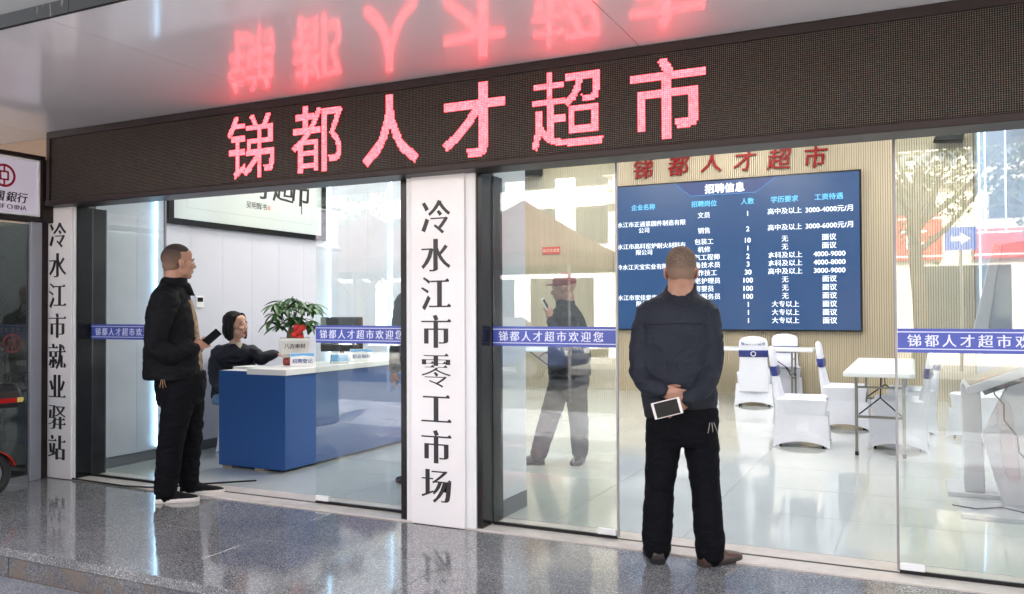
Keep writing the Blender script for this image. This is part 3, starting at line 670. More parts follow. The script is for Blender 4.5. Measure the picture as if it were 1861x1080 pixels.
for k in range(9): mb.ell((.03 + random.uniform(-.035, .035), -.085 + random.uniform(-.02, .01), .24 + random.uniform(-.03, .055)), (.022, .008, .026), Matrix.Rotation(random.uniform(-1, 1), 3, 'Y'), 8, 6)
mb.build('red_ornament', mat('red_ribbon', (.62, .02, .015), .35), pt, smooth=True); pt.scale = (1.13, 1.13, 1.13)

# =================================================================== CHAIRS
CLOTH = mat('white_stretch_cloth', (.66, .68, .76), .62, var=.03, vscale=3, bump=.1, bscale=9)
wrinkle(CLOTH, (4, 4, 3), .25, .012)
NAVY = mat('navy_satin_sash', (.012, .025, .17), .28, var=.5, vscale=14)
def make_chair():
    r = empty('banquet_chair')
    mb = MB(); rings = []; NS = 14
    for i, v in enumerate([0, .04, .12, .25, .4, .55, .7, .85, 1.0]):
        ring_ = []
        cn = .212 if v < .03 else .226 - .024 * math.sin(min(1, v * 1.25) * PI) * .9 + .028 * max(0, v - .55) / .45
        if v < .03: cn = .205
        for sd in range(4):
            for k in range(NS):
                t = 2 * k / NS - 1; bow = (.012 + .045 * v) * (1 - t * t)
                x, y = cn * t, -(cn - bow); zb = .055 * (1 - t ** 2) ** .8; z = .455 * (1 - v) + zb * v
                if v < .06: z = .455 - v * .3
                for _ in range(sd): x, y = -y, x
                ring_.append((x, y, z))
        rings.append(ring_)
    n = len(rings[0]); mb.loft(rings, False); inner = [[(x * .98, y * .98, z + .002) for x, y, z in rings[-1]], [(x * .9, y * .9, .3) for x, y, z in rings[-1]]]
    mb.loft([rings[-1]] + inner, False); top = [(0, 0, .468)] ; b0 = [(x * .93, y * .93, .463) for x, y, z in rings[0]]; b1 = [(x * .5, y * .5, .468) for x, y, z in rings[0]]
    mb.loft([b1, b0, rings[0]], False); mb.add([(x, y, z) for x, y, z in b1], [tuple(range(n))])
    mb.build('seat_cover', CLOTH, r, smooth=True, angle=60)
    bk_ = MB(); rg = []
    for z, w, th, y in ((.20, .195, .03, -.205), (.43, .195, .045, -.205), (.50, .188, .040, -.222), (.60, .178, .030, -.236), (.70, .180, .028, -.250), (.80, .188, .028, -.264), (.86, .184, .027, -.272), (.90, .155, .024, -.278), (.922, .10, .018, -.281), (.932, .03, .008, -.283)):
        rg.append([(w * math.copysign(abs(math.cos(a)) ** .55, math.cos(a)), y + th * math.copysign(abs(math.sin(a)) ** .8, math.sin(a)), z) for a in [2 * PI * k / 28 for k in range(28)]])
    bk_.loft(rg, True); bk_.build('back_cover', CLOTH, r, smooth=True, angle=70)
    s = MB(); rg = []
    for z, w, th, y in ((.655, .184, .034, -.244), (.66, .188, .038, -.245), (.70, .189, .036, -.250), (.742, .191, .038, -.256), (.747, .186, .034, -.257)):
        rg.append([(w * math.copysign(abs(math.cos(a)) ** .55, math.cos(a)), y + th * math.copysign(abs(math.sin(a)) ** .8, math.sin(a)) + .003 * math.sin(a * 9), z) for a in [2 * PI * k / 40 for k in range(40)]])
    s.loft(rg, True); sa = s.build('sash', NAVY, r, smooth=True, angle=70)
    bu = MB(); bu.tube([(.03 * math.cos(2 * PI * k / 16), -.292, .70 + .03 * math.sin(2 * PI * k / 16)) for k in range(17)], .006, 6); bu.build('buckle', WHITEP, sa, smooth=True)
    for x in (-1, 1):
        for y in (-1, 1): MB().tube([(x * .19, y * .19, 0), (x * .185, y * .185, .1)], .012, 8).build('leg', BLACKM, r, smooth=True)
    write('back_writing', '锑都人才超市', .052, mat('blue_print', (.02, .03, .22), .5), r, (0, -.2935, .835), .001, ex=.012, ey=.0)
    return r
ch0 = make_chair()
chairs = [(-1.93, 7.22, .12, 'white covered chair with its back to us and printed blue characters, at the back table'),
          (-1.66, 8.12, PI + .1, 'white covered chair on the far side of the back table, only its rounded top showing'),
          (-.95, 4.0, -PI / 2 + .06, 'nearest white covered chair left of the front table, side on, navy sash'),
          (-.66, 5.42, -PI / 2 + .0, 'white covered chair farther back on the left side of the front table'),
          (-.12, 4.2, PI / 2 - .05, 'white covered chair right of the front table, partly behind the glass leaf'),
          (-.02, 5.35, PI / 2 + .0, 'farther white covered chair on the right side of the front table, behind glass'),
          (.62, 4.9, PI / 2 + .4, 'white covered chair behind the kiosk at the right'),
          (-2.72, 7.0, -.4, 'white covered chair at the back table hidden behind the man with the phone')]
for i, (x, y, rz, lb) in enumerate(chairs):
    c = ch0 if i == 0 else dup_tree(ch0)
    c.location = (x, y, .0105); c.rotation_euler = (0, 0, rz); tag(c, lb, 'chair', 'white covered banquet chairs')
# =================================================================== TABLES
TT = mat('white_plastic_top', (.68, .71, .73), .35, coat=.2); TLG = mat('grey_brown_tube', (.22, .21, .19), .4, metal=.5)
def table(x, y, rz, L, Wd, h, label):
    r = empty('folding_table', (x, y, .0105), rz, label, 'table', 'white folding tables')
    B('table_top', TT, -Wd / 2, Wd / 2, -L / 2, L / 2, h - .045, h, r, .012)
    for s in (-1, 1):
        yy = s * (L / 2 - .28)
        for sx in (-1, 1):
            lg = MB().tube([(sx * (Wd / 2 - .09), yy, .02), (sx * (Wd / 2 - .09), yy, h - .046)], .0135, 10).build('leg', TLG, r, smooth=True)
            MB().tube([(sx * (Wd / 2 - .09), yy, .0), (sx * (Wd / 2 - .09), yy, .035)], .016, 10).build('foot_cap', BLACKM, lg, smooth=True)
        MB().tube([(-(Wd / 2 - .09), yy, .34), (Wd / 2 - .09, yy, .34)], .012, 8).build('cross_bar', TLG, r, smooth=True)
        MB().tube([(-(Wd / 2 - .09), yy, .60), (Wd / 2 - .09, yy, .60)], .009, 8).build('cross_bar', TLG, r, smooth=True)
        for sx in (-1, 1): MB().tube([(sx * (Wd / 2 - .11), yy, .36), (0, yy - s * .12, .50), (0, yy - s * .42, h - .05)], .007, 6).build('brace', BLACKM, r, smooth=True)
table(-.26, 4.42, 0, 2.25, .56, .752, 'front white folding table between the covered chairs')
table(-2.25, 7.70, PI / 2, 2.1, .55, .752, 'back white folding table by the slatted wall under the screen')
table(-5.05, 6.6, PI / 2, 1.5, .6, .752, 'left white folding table seen through the glass beside the pillar')
# =================================================================== KIOSK
KW = mat('kiosk_white', (.42, .42, .46), .4, coat=.1); KG = mat('kiosk_grey_glass', (.25, .22, .24), .1, coat=1)
ks = empty('touch_kiosk', (.45, 1.85, .0105), 0, 'white touchscreen kiosk with slanted console behind the rightmost glass leaf', 'kiosk')
MB().box(-.19, .55, -.42, .0, 0, .03).build('base_plate', KW, ks, bevel=.004); MB().box(-.24, .5, .25, .75, 0, .03).build('base_plate', KW, ks, bevel=.004)
MT = Matrix.Translation((.30, 0, .97)) @ Matrix.Rotation(-math.radians(23.5), 4, 'Y')
ty = MB().box(-.48, .60, -.12, .50, -.055, .0, MT).build('console_tray', KW, ks, bevel=.006)
MB().box(-.455, .58, -.095, .475, .0012, .004, MT).build('console_screen', KG, ty); MB().box(-.40, .1, -.1, .45, -.085, -.056, MT).build('console_underside', BLACKM, ty)
emo = MB(); random.seed(3)
for k in range(7): emo.ell(MT @ Vector((-.38 + random.uniform(0, .09), -.04 + random.uniform(0, .1), .0045)), (.02, .014, .0012), None, 8, 5)
emo.build('screen_picture', mat('orange_icon', (.75, .22, .10), .4), ty)
MB().prism([(-.135, .03), (-.01, .03), (-.035, .82), (-.150, .77)], .30, .42).build('column', KW, ks, bevel=.008)
V = MB().prism([(.07, .0), (.5, .0), (.42, .30), (.45, .95), (.10, .80), (-.03, .52), (-.05, .46)], -.04, .02).build('side_panel', KW, ks, bevel=.006)
MB().limb([(.075, -.0435, .66, .04), (.11, -.0435, .30, .045), (.13, -.0435, .2, .03)]).build('slot_inset', mat('slot_pink', (.42, .36, .40), .3), V, smooth=True)
for f in V.children: f.scale = (1, .12, 1); f.location.y = -.0385
MB().prism([(-.09, 1.06), (.01, 1.10), (.10, 1.72), (.055, 1.74)], .26, .32).build('upright_edge', KW, ks, bevel=.006)
MB().prism([(.012, 1.10), (.6, 1.18), (.6, 1.8), (.102, 1.72)], .27, .31).build('upright_panel', mat('kiosk_back_glass', (.22, .25, .32), .15, coat=.6), ks)
MB().tube([(.0, -.10, .83), (.02, -.11, .74), (.07, -.11, .68), (.07, -.11, .58), (.14, -.11, .48), (.15, -.11, .38), (.22, -.11, .30), (.24, -.11, .20), (.4, -.2, .05)], .005, 8).build('cable', BLACKM, ks, smooth=True)
MB().tube([(-.23, -.2, .035), (-.1, -.26, .036), (.05, -.15, .036), (.16, -.28, .04), (.18, -.1, .1)], .0045, 8).build('cable', BLACKM, ks, smooth=True)

# =================================================================== PEOPLE
def hand(mb, w, d, nrm, side, curl, thumb=.5, s=1.):
    w = Vector(w); d = Vector(d).normalized(); nrm = Vector(nrm); nrm = (nrm - d * nrm.dot(d)).normalized(); x = d.cross(nrm) * side
    R = Matrix((x, nrm, d)).transposed()
    mb.ell(w + d * .048 * s, (.041 * s, .016 * s, .056 * s), R, 14, 10); mb.limb([(*(w - d * .03), .025 * s), (*(w + d * .02), .024 * s)], 10)
    for k, (L, off) in enumerate(((.070, -.030), (.078, -.010), (.073, .011), (.057, .030))):
        p = w + d * .088 * s + x * off * s; a = 0.; pts = [(*(w + d * .05 * s + x * off * .8 * s), .0085 * s), (*p, .0088 * s)]; sp = (k - 1.5) * .05
        for seg in range(3):
            a += curl * (.75, .85, .6)[seg]; q = (d * math.cos(a) - nrm * math.sin(a) + x * sp).normalized(); p = p + q * L * s * (.42, .32, .26)[seg]; pts.append((*p, (.0085, .0078, .0068)[seg] * s))
        mb.limb(pts, 8)
    p0 = w + d * .022 * s - x * .022 * s; q = (d * .72 - x * (.75 - thumb * .4) - nrm * thumb * .7).normalized(); p1 = p0 + q * .042 * s; q2 = (d * .9 - x * .2 - nrm * thumb * .9).normalized(); p2 = p1 + q2 * .034 * s
    mb.limb([(*p0, .013 * s), (*p1, .0105 * s), (*p2, .0085 * s)], 8)
def head(mb, M, fat=1., s=1.):
    R = M.to_3x3(); T = lambda *p: M @ Vector((p[0] * s, p[1] * s, p[2] * s))
    E = lambda c, r: mb.ell(T(*c), tuple(q * s for q in r), R, 20, 14)
    E((0, -.014, .036), (.0775, .097, .087)); E((0, .028, -.030), (.060 * fat, .066, .088)); E((0, .060, -.096), (.028 * fat, .026, .020))
    for q in (-1, 1):
        E((q * .038 * fat, .015, -.058), (.028, .046, .040)); E((q * .034, .070, -.026), (.024, .022, .024)); E((q * .030, .083, .016), (.022, .013, .008))
        Re = R @ Matrix.Rotation(q * .35, 3, 'Z'); mb.ell(T(q * .079, -.006, -.012), (.008 * s, .020 * s, .033 * s), Re, 12, 8); mb.ell(T(q * .082, -.012, -.002), (.008 * s, .014 * s, .020 * s), Re, 10, 8)
    E((0, .082, .020), (.03, .012, .010)); mb.limb([(*T(0, .088, .010), .009 * s), (*T(0, .099, -.012), .010 * s), (*T(0, .108, -.030), .013 * s)], 10)
    for q in (-1, 1): E((q * .012, .100, -.034), (.009, .010, .008))
    E((0, .089, -.060), (.021, .010, .0065)); E((0, .086, -.071), (.019, .010, .007)); E((0, .040, .055), (.062, .050, .045))
def shoe(par, x, y, h, up, so, L=.285, z=0., tilt=0.):
    M = Matrix.Translation((x, y, z)) @ Matrix.Rotation(h, 4, 'Z') @ Matrix.Rotation(tilt, 4, 'X')
    mb = MB(); rg = []
    for t, w, hh, z0 in ((-.01, .018, .055, .03), (0, .030, .075, .022), (.08, .037, .095, .018), (.25, .040, .105, .018), (.36, .042, .098, .018), (.48, .046, .076, .018), (.62, .050, .060, .018), (.78, .049, .050, .018), (.90, .041, .042, .018), (.97, .026, .034, .018), (1.0, .010, .028, .02)):
        rg.append([M @ Vector((w * math.cos(a), t * L - .07, z0 + (hh - z0) * max(0, math.sin(a)) ** .7 if math.sin(a) > 0 else z0 + .004 * math.sin(a))) for a in [2 * PI * k / 18 for k in range(18)]])
    o = mb.loft(rg).build('shoe', up, par, smooth=True, angle=60)
    sm_ = MB(); rg = []
    prof = [(-.015, .012), (0, .030), (.1, .038), (.3, .038), (.45, .044), (.65, .051), (.8, .050), (.92, .038), (1.0, .016), (1.02, .005)]
    loop = [(w, t) for t, w in prof] + [(-w, t) for t, w in reversed(prof)]
    rg = [[M @ Vector((w * k, t * L - .07, zz)) for w, t in loop] for zz, k in ((0, .96), (.004, 1.02), (.022, 1.05), (.029, .98))]
    sm_.loft(rg).build('sole', so, o, smooth=True, angle=50)
def ering(x, y, z, rx, ry, n=22, e=.9):
    return [(x + rx * math.copysign(abs(math.cos(a)) ** e, math.cos(a)), y + ry * math.copysign(abs(math.sin(a)) ** e, math.sin(a)), z) for a in [2 * PI * k / n for k in range(n)]]
def catm(rows, sub=4):
    out = []; n = len(rows)
    for i in range(n - 1):
        p = [Vector(rows[max(0, min(n - 1, j))]) for j in (i - 1, i, i + 1, i + 2)]
        for k in range(sub):
            t = k / sub; out.append(.5 * ((2 * p[1]) + (p[2] - p[0]) * t + (2 * p[0] - 5 * p[1] + 4 * p[2] - p[3]) * t * t + (3 * p[1] - p[0] - 3 * p[2] + p[3]) * t ** 3))
    out.append(Vector(rows[-1])); return out
def folds(amp, seed, fz=13, fx=6, fine=.0012):
    def f(co, n):
        q = Vector((co.x * fx + seed, co.y * fx, co.z * fz)); w = noise.noise(Vector((co.x * 3, co.y * 3 + seed, co.z * 3)))
        a = noise.noise(q + Vector((w * 2, w * 2, w * 3))); b_ = noise.noise(q * 2.1 + Vector((3, seed, 1)))
        return amp * (1 - 2 * abs(a)) * .8 + amp * .45 * b_ + fine * noise.noise(co * 60)
    return f
def person(sp):
    r = empty('person', sp['loc'], sp['rz'], sp['label'], 'person'); v = sp.get('vox', .0075)
    hx, hy, hz = sp['head']; MH = Matrix.Translation((hx, hy, hz)) @ Matrix.Rotation(sp['hh'], 4, 'Z') @ Matrix.Rotation(sp.get('pitch', 0), 4, 'X')
    tr = catm(sp['torso']); body = MB(); head(body, MH, sp.get('fat', 1.)); top = sp['torso'][-1]
    nb = MH @ Vector((0, -.030, -.055)); nk = sp.get('neck', .058)
    body.limb([(*nb, nk), ((nb.x + top[0]) / 2, (nb.y + top[1]) / 2, (nb.z + top[2]) / 2, nk * 1.02), (top[0], top[1], top[2] - .06, nk * 1.25)])
    body.loft([ering(q[0], q[1], q[2], q[3] * .80, q[4] * .80, 20) for q in tr])
    for a in sp['arms']: body.limb([(*q[:3], q[3] * .72) for q in a])
    for a in sp['legs']: body.limb([(*q[:3], q[3] * .70) for q in a])
    for a, h in zip(sp['arms'], sp['hands']):
        if h: hand(body, a[-1][:3], *h)
    remesh(body, 'body', sp.get('skin', SKIN), r, v, 2)
    j = MB(); j.loft([ering(*q, 26) for q in tr])
    for a in sp['arms']: j.limb([tuple(q) for q in a], 16)
    n0 = sp.get('collar')
    if n0:
        for k in range(len(n0)): pass
        j.loft([ering(*q, 20, 1.) for q in n0])
    for e_ in sp.get('jx', []): j.limb(e_, 12)
    remesh(j, 'jacket', sp['jm'], r, sp.get('jv', .010), 2, folds(sp.get('fold', .006), sp.get('seed', 1)))
    t_ = MB(); t_.loft([ering(*q, 24) for q in catm(sp['hips'])])
    for a in sp['legs']: t_.limb([tuple(q) for q in a], 16)
    remesh(t_, 'trousers', sp['tm'], r, .011, 3, folds(sp.get('tfold', .006), sp.get('seed', 1) + 5, 17, 7))
    for s_ in sp['shoes']: shoe(r, *s_)
    for e_ in (-1, 1):
        if sp.get('eyes', True):
            MB().ell(MH @ Vector((e_ * .030, .0835, .000)), (.0135, .012, .0085), MH.to_3x3(), 12, 8).build('eye', mat('eye_white', (.55, .52, .50), .2), r, smooth=True)
            MB().ell(MH @ Vector((e_ * .030, .0955, .000)), (.0055, .002, .0058), MH.to_3x3(), 10, 6).build('iris', mat('dark_iris', (.015, .01, .008), .1), r, smooth=True)
        MB().limb([(*(MH @ Vector((e_ * .014, .0935, .022))), .0028), (*(MH @ Vector((e_ * .032, .0945, .027))), .0036), (*(MH @ Vector((e_ * .047, .084, .022))), .0022)], 8).build('eyebrow', mat('brow_hair', (.02, .014, .01), .8), r, smooth=True)
    return r, MH
NAVYJ = mat('dark_navy_twill', (.0125, .0155, .025), .70, spec=.3, var=.15, vscale=8, bump=.25, bscale=420)
BLKJ = mat('black_wool', (.0045, .005, .0065), .75, spec=.15, var=.15, vscale=6, bump=.2, bscale=380)
BLKT = mat('black_trouser_cloth', (.0035, .0038, .0055), .8, spec=.12, bump=.2, bscale=420)
RIB = mat('black_rib', (.005, .005, .006), .8, bump=.3, bscale=120)
wrinkle(NAVYJ); wrinkle(BLKJ); wrinkle(BLKT, (6, 6, 14))
def hairmat(name, a, b, sc=220, fade=None):
    m = mat(name, a, .75, bump=.5, bscale=sc * 2); t = m.node_tree; g = t.nodes.new('ShaderNodeNewGeometry'); n = t.nodes.new('ShaderNodeTexNoise'); n.inputs['Scale'].default_value = sc; n.inputs['Detail'].default_value = 4
    r = t.nodes.new('ShaderNodeValToRGB'); r.color_ramp.elements[0].position = .38; r.color_ramp.elements[1].position = .62; r.color_ramp.elements[0].color = (*a, 1); r.color_ramp.elements[1].color = (*b, 1)
    t.links.new(g.outputs['Position'], n.inputs['Vector']); t.links.new(n.outputs[0], r.inputs[0]); 
    out = r.outputs[0]
    if fade:
        sp_ = t.nodes.new('ShaderNodeSeparateXYZ'); mr = t.nodes.new('ShaderNodeMapRange'); mr.inputs[1].default_value = fade[0]; mr.inputs[2].default_value = fade[1]; mx = t.nodes.new('ShaderNodeMixRGB'); mx.inputs[1].default_value = (*fade[2], 1)
        ad = t.nodes.new('ShaderNodeMath'); ad.operation = 'MULTIPLY_ADD'; ad.inputs[1].default_value = .05; t.links.new(n.outputs[0], ad.inputs[0]); t.links.new(sp_.outputs[2], ad.inputs[2])
        t.links.new(g.outputs['Position'], sp_.inputs[0]); t.links.new(ad.outputs[0], mr.inputs[0]); t.links.new(mr.outputs[0], mx.inputs[0]); t.links.new(out, mx.inputs[2]); out = mx.outputs[0]
    t.links.new(out, t.nodes['Principled BSDF'].inputs['Base Color']); return m
GREYB = hairmat('thin_grey_hair', (.085, .055, .038), (.20, .135, .095), 220, (1.46, 1.57, (.30, .175, .12)))
BUZZ = hairmat('buzzed_hair', (.035, .024, .018), (.085, .055, .04), 220, (1.59, 1.735, (.27, .155, .105)))
DARKH = hairmat('dark_short_hair', (.016, .011, .008), (.045, .030, .022))
BLACKH = mat('black_hair', (.004, .0035, .0035), .6, spec=.15, bump=.15, bscale=90, stretch=(6, 6, 1))
def phone(par, M, case, face, w=.074, h=.155):
    p = empty('mobile_phone', label=par[2], cat='phone'); p.matrix_world = par[0] @ M
    MB().box(-w / 2, w / 2, -.0045, .0045, -h / 2, h / 2).build('case', case, p, bevel=.0035); MB().box(-w / 2 + .005, w / 2 - .005, -.0056, -.0047, -h / 2 + .013, h / 2 - .013).build('screen', face, p); return p
BLG = mat('phone_black_glass', (.004, .004, .005), .25, spec=.25)
# --- man seen from behind, hands clasped behind his back
R1 = math.radians(14)
pr_, MH = person(dict(loc=(-1.075, -.115, 0), rz=R1, label='man with cropped grey hair seen from behind, white phone behind his back', seed=3,
    head=(.0, .045, 1.502), hh=.0, pitch=-.06, fat=1.12, neck=.068, vox=.0055, eyes=True,
    torso=[(-.012, .02, .775, .182, .125), (-.015, .02, .86, .192, .130), (-.022, .02, 1.0, .186, .128), (-.026, .02, 1.15, .188, .126), (-.026, .03, 1.27, .186, .115), (-.022, .04, 1.335, .165, .092), (-.012, .045, 1.375, .100, .072), (-.004, .045, 1.405, .070, .064)],
    collar=[(-.004, .045, 1.36, .088, .078), (-.002, .048, 1.40, .080, .074), (0, .05, 1.432, .074, .072), (0, .05, 1.438, .060, .058)],
    arms=[[(-.165, .03, 1.285, .070), (-.198, .01, 1.16, .062), (-.210, -.02, 1.00, .058), (-.175, -.085, .925, .052), (-.098, -.150, .895, .040)],
          [(.125, .03, 1.285, .070), (.146, .01, 1.16, .060), (.148, -.02, 1.02, .057), (.115, -.10, .925, .050), (.030, -.158, .850, .038)]],
    hands=[((.9, -.12, -.25), (-.15, -1, .1), 1, .75, .8, .96), ((-.88, -.10, -.42), (.0, 1, .1), 1, .55, .3, .96)],
    hips=[(.0, .01, .60, .165, .105), (.0, .01, .70, .180, .125), (.0, .01, .80, .178, .125)],
    legs=[[(-.085, .01, .74, .098), (-.100, .01, .56, .088), (-.118, .0, .38, .076), (-.128, -.005, .22, .077), (-.134, -.005, .10, .074), (-.130, -.005, .045, .066)],
          [(.085, .01, .74, .098), (.100, .01, .56, .086), (.115, .0, .38, .072), (.126, -.015, .22, .075), (.134, -.015, .10, .074), (.134, -.015, .04, .068)]],
    shoes=[(-.135, .0, .18, mat('dark_leather', (.02, .014, .012), .35), BLACKM), (.140, -.01, -.85, mat('brown_leather', (.075, .028, .020), .32), mat('brown_sole', (.03, .02, .015), .6), .27)],
    jm=NAVYJ, tm=BLKT, fold=.007, jv=.0085))
hb = MB(); T_ = MH
hb.ell(T_ @ Vector((0, -.020, .043)), (.0795, .0985, .0855), T_.to_3x3(), 28, 20); hb.ell(T_ @ Vector((0, -.045, -.008)), (.0725, .068, .060), T_.to_3x3(), 24, 16)
hb.build('hair', GREYB, pr_, smooth=True)
MB().loft([ering(-.012, .02, .735, .172, .122, 30), ering(-.012, .02, .745, .181, .130, 30), ering(-.012, .02, .78, .186, .133, 30), ering(-.013, .02, .805, .188, .134, 30), ering(-.013, .02, .810, .18, .126, 30)]).build('waistband', RIB, pr_, smooth=True)
MB().tube([(-.205, .06, 1.215), (-.19, -.072, 1.222), (-.10, -.098, 1.228), (-.02, -.104, 1.230), (.07, -.098, 1.228), (.13, -.075, 1.222)], .0016, 6).build('yoke_seam', RIB, pr_, smooth=True)
kr = MB(); 
for k in range(3): kr.tube([(.135 + .010 * k, -.118, .735), (.132 + .016 * k, -.124, .712), (.126 + .024 * k, -.120, .682 + .006 * (k % 2))], .0022, 6)
kr.build('keys', mat('steel_keys', (.22, .21, .20), .35, metal=.9), pr_, smooth=True)
bpy.context.view_layer.update()
phone((pr_.matrix_world, None, 'white-rimmed phone held sideways behind his back by the man in the navy jacket'), Matrix.Translation((-.072, -.236, .816)) @ Matrix.Rotation(math.radians(-15), 4, 'Y') @ Matrix.Rotation(PI / 2, 4, 'Y'), mat('white_phone_rim', (.75, .68, .64), .3), BLG, .082, .142)
# --- man at the left, body to the right, looking in
pl_, MH = person(dict(loc=(-4.615, -.130, 0), rz=math.radians(47.4), label='man in black jacket and white-soled trainers looking into the left doorway, dark phone in hand', seed=9,
    head=(-.008, .0, 1.642), hh=math.radians(-74), pitch=.02, fat=1.12, neck=.066, vox=.0055,
    torso=[(-.045, .0, .835, .190, .215), (-.045, .0, .93, .190, .212), (-.050, .0, 1.06, .182, .210), (-.058, .0, 1.20, .165, .208), (-.065, .0, 1.32, .148, .205), (-.062, .0, 1.42, .118, .180), (-.052, .0, 1.475, .088, .110), (-.045, .0, 1.51, .072, .072)],
    collar=[(-.048, 0, 1.47, .092, .092), (-.040, 0, 1.505, .086, .084), (-.036, 0, 1.535, .080, .078), (-.036, 0, 1.54, .060, .06)],
    arms=[[(-.075, -.185, 1.385, .080), (-.120, -.225, 1.25, .075), (-.150, -.235, 1.08, .068), (-.060, -.225, 1.015, .062), (.085, -.170, 1.050, .046)],
          [(-.055, .185, 1.385, .078), (-.02, .215, 1.25, .070), (.01, .215, 1.08, .062), (.07, .15, 1.03, .055), (.115, .06, 1.04, .042)]],
    hands=[((.70, .28, .30), (.1, -1, .1), 1, .55, .6, .98), ((.5, -.75, .2), (.6, .3, -.5), -1, .6, .6, .98)],
    hips=[(.0, .0, .66, .145, .160), (.005, .0, .76, .165, .185), (.005, .0, .88, .165, .190)],
    legs=[[(.0, -.09, .80, .115), (-.02, -.10, .62, .100), (-.050, -.10, .45, .084), (-.075, -.10, .25, .078), (-.088, -.10, .12, .074), (-.085, -.10, .06, .068)],
          [(.045, .09, .80, .115), (.065, .10, .62, .095), (.072, .10, .45, .080), (.066, .10, .25, .070), (.060, .10, .12, .066), (.065, .10, .06, .06)]],
    shoes=[(-.080, -.10, math.radians(-100), mat('black_knit_shoe', (.005, .005, .006), .8, spec=.15, bump=.3, bscale=300), mat('white_sole', (.62, .58, .54), .5), .275), (.075, .10, math.radians(-98), _M['black_knit_shoe'] if 'black_knit_shoe' in _M else None, mat('white_sole', (.62, .58, .54), .5), .295)],
    jm=BLKJ, tm=BLKT, fold=.009, tfold=.009, jv=.0085))
h1 = MB(); h1.ell(MH @ Vector((0, -.030, .036)), (.0795, .0905, .0845), MH.to_3x3(), 28, 20); h1.ell(MH @ Vector((0, -.05, -.02)), (.0715, .060, .055), MH.to_3x3(), 24, 16); h1.build('side_hair', BUZZ, pl_, smooth=True)
h2 = MB(); h2.ell(MH @ Vector((0, -.016, .066)), (.0705, .090, .0670), MH.to_3x3(), 28, 20); h2.build('top_hair', DARKH, pl_, smooth=True)
# open jacket front with the shirt showing, and the lapel edge
MB().loft([ering(.118, -.055, .845, .022, .055, 14), ering(.118, -.055, .95, .026, .06, 14), ering(.105, -.05, 1.10, .028, .062, 14), ering(.085, -.045, 1.25, .028, .060, 14), ering(.055, -.04, 1.38, .026, .055, 14)]).build('shirt', mat('sand_shirt', (.30, .21, .13), .8, var=.5, vscale=25), pl_, smooth=True)
MB().loft([ering(-.03, -.045, 1.50, .09, .05, 16), ering(.02, -.06, 1.455, .06, .030, 14), ering(.065, -.05, 1.41, .035, .018, 14)]).build('collar_flap', BLKJ, pl_, smooth=True)
ky = MB()
for k in range(3): ky.tube([(-.115 + .008 * k, -.205, .845), (-.122 + .014 * k, -.212, .815), (-.125 + .02 * k, -.21, .792 - .006 * (k % 2))], .0022, 6)
ky.build('keys', mat('brass_keys', (.28, .17, .10), .4, metal=.8), pl_, smooth=True)
bpy.context.view_layer.update()
phone((pl_.matrix_world, None, 'dark phone held out by the man in the black jacket at the left'), Matrix.Translation((.205, -.145, 1.122)) @ Matrix.Rotation(math.radians(48), 4, 'Y') @ Matrix.Rotation(math.radians(25), 4, 'Z'), BLG, mat('phone_face', (.008, .009, .011), .3, spec=.2), .062, .122)
# --- yawning woman behind the counter
pw_, MH = person(dict(loc=(-5.56, 1.43, .035), rz=math.radians(43), label='woman with a black bob yawning, seated behind the blue counter', seed=21, skin=SKINP,
    head=(-.025, -.06, 1.132), hh=math.radians(-130), pitch=.12, fat=.92, neck=.048, vox=.006, eyes=False,
    torso=[(-.06, .05, .47, .185, .16), (-.06, .04, .60, .185, .15), (-.06, .02, .75, .195, .155), (-.055, .0, .87, .195, .145), (-.045, -.02, .935, .150, .110), (-.035, -.03, .965, .080, .070)],
    collar=[(-.035, -.02, .93, .092, .08), (-.035, -.015, .965, .082, .066), (-.035, -.01, .97, .06, .05)],
    arms=[[(-.175, -.02, .895, .072), (-.200, -.06, .78, .066), (-.19, -.11, .64, .060), (-.10, -.20, .60, .055), (.02, -.23, .66, .042)],
          [(.085, -.02, .895, .070), (.150, -.08, .86, .062), (.185, -.12, .83, .056), (.24, -.12, .855, .048), (.31, -.10, .875, .038)]],
    hands=[((1, -.2, .1), (0, -.2, 1), 1, .5, .5, .9), ((1, .1, -.05), (0, -.1, 1), -1, .3, .4, .9)],
    hips=[(-.05, .03, .42, .18, .17), (-.05, .03, .48, .19, .18), (-.05, .04, .56, .16, .14)],
    legs=[[(-.10, .02, .50, .085), (.10, -.12, .50, .075), (.22, -.20, .44, .062), (.22, -.20, .25, .05), (.20, -.18, .08, .042)],
          [(.02, .08, .50, .085), (.22, -.02, .50, .075), (.34, -.08, .44, .062), (.34, -.08, .25, .05), (.32, -.06, .08, .042)]],
    shoes=[(.20, -.18, -1.9, _M['black_knit_shoe'], _M['white_sole'], .24, .01), (.32, -.06, -1.9, _M['black_knit_shoe'], _M['white_sole'], .24, .01)],
    jm=mat('navy_puffer', (.004, .005, .011), .6, spec=.25, bump=.3, bscale=60), tm=mat('blue_jeans', (.10, .17, .26), .7, var=.2, vscale=30), fold=.009, jv=.009))
hw = MB(); R3 = MH.to_3x3(); TT_ = lambda *p: MH @ Vector(p)
hw.ell(TT_(0, -.036, .054), (.090, .099, .090), R3, 24, 16); hw.ell(TT_(0, -.060, -.025), (.098, .072, .112), R3, 20, 14)
for q in (-1, 1): hw.limb([(*TT_(q * .07, .022, .080), .024), (*TT_(q * .086, .010, .02), .023), (*TT_(q * .092, .006, -.05), .025), (*TT_(q * .090, .010, -.112), .015)], 12)
hw.limb([(*TT_(-.02, .060, .105), .014), (*TT_(.05, .048, .085), .014), (*TT_(.080, .02, .03), .016)], 12); hw.limb([(*TT_(-.02, .060, .105), .014), (*TT_(-.06, .045, .080), .014), (*TT_(-.082, .02, .03), .016)], 12)
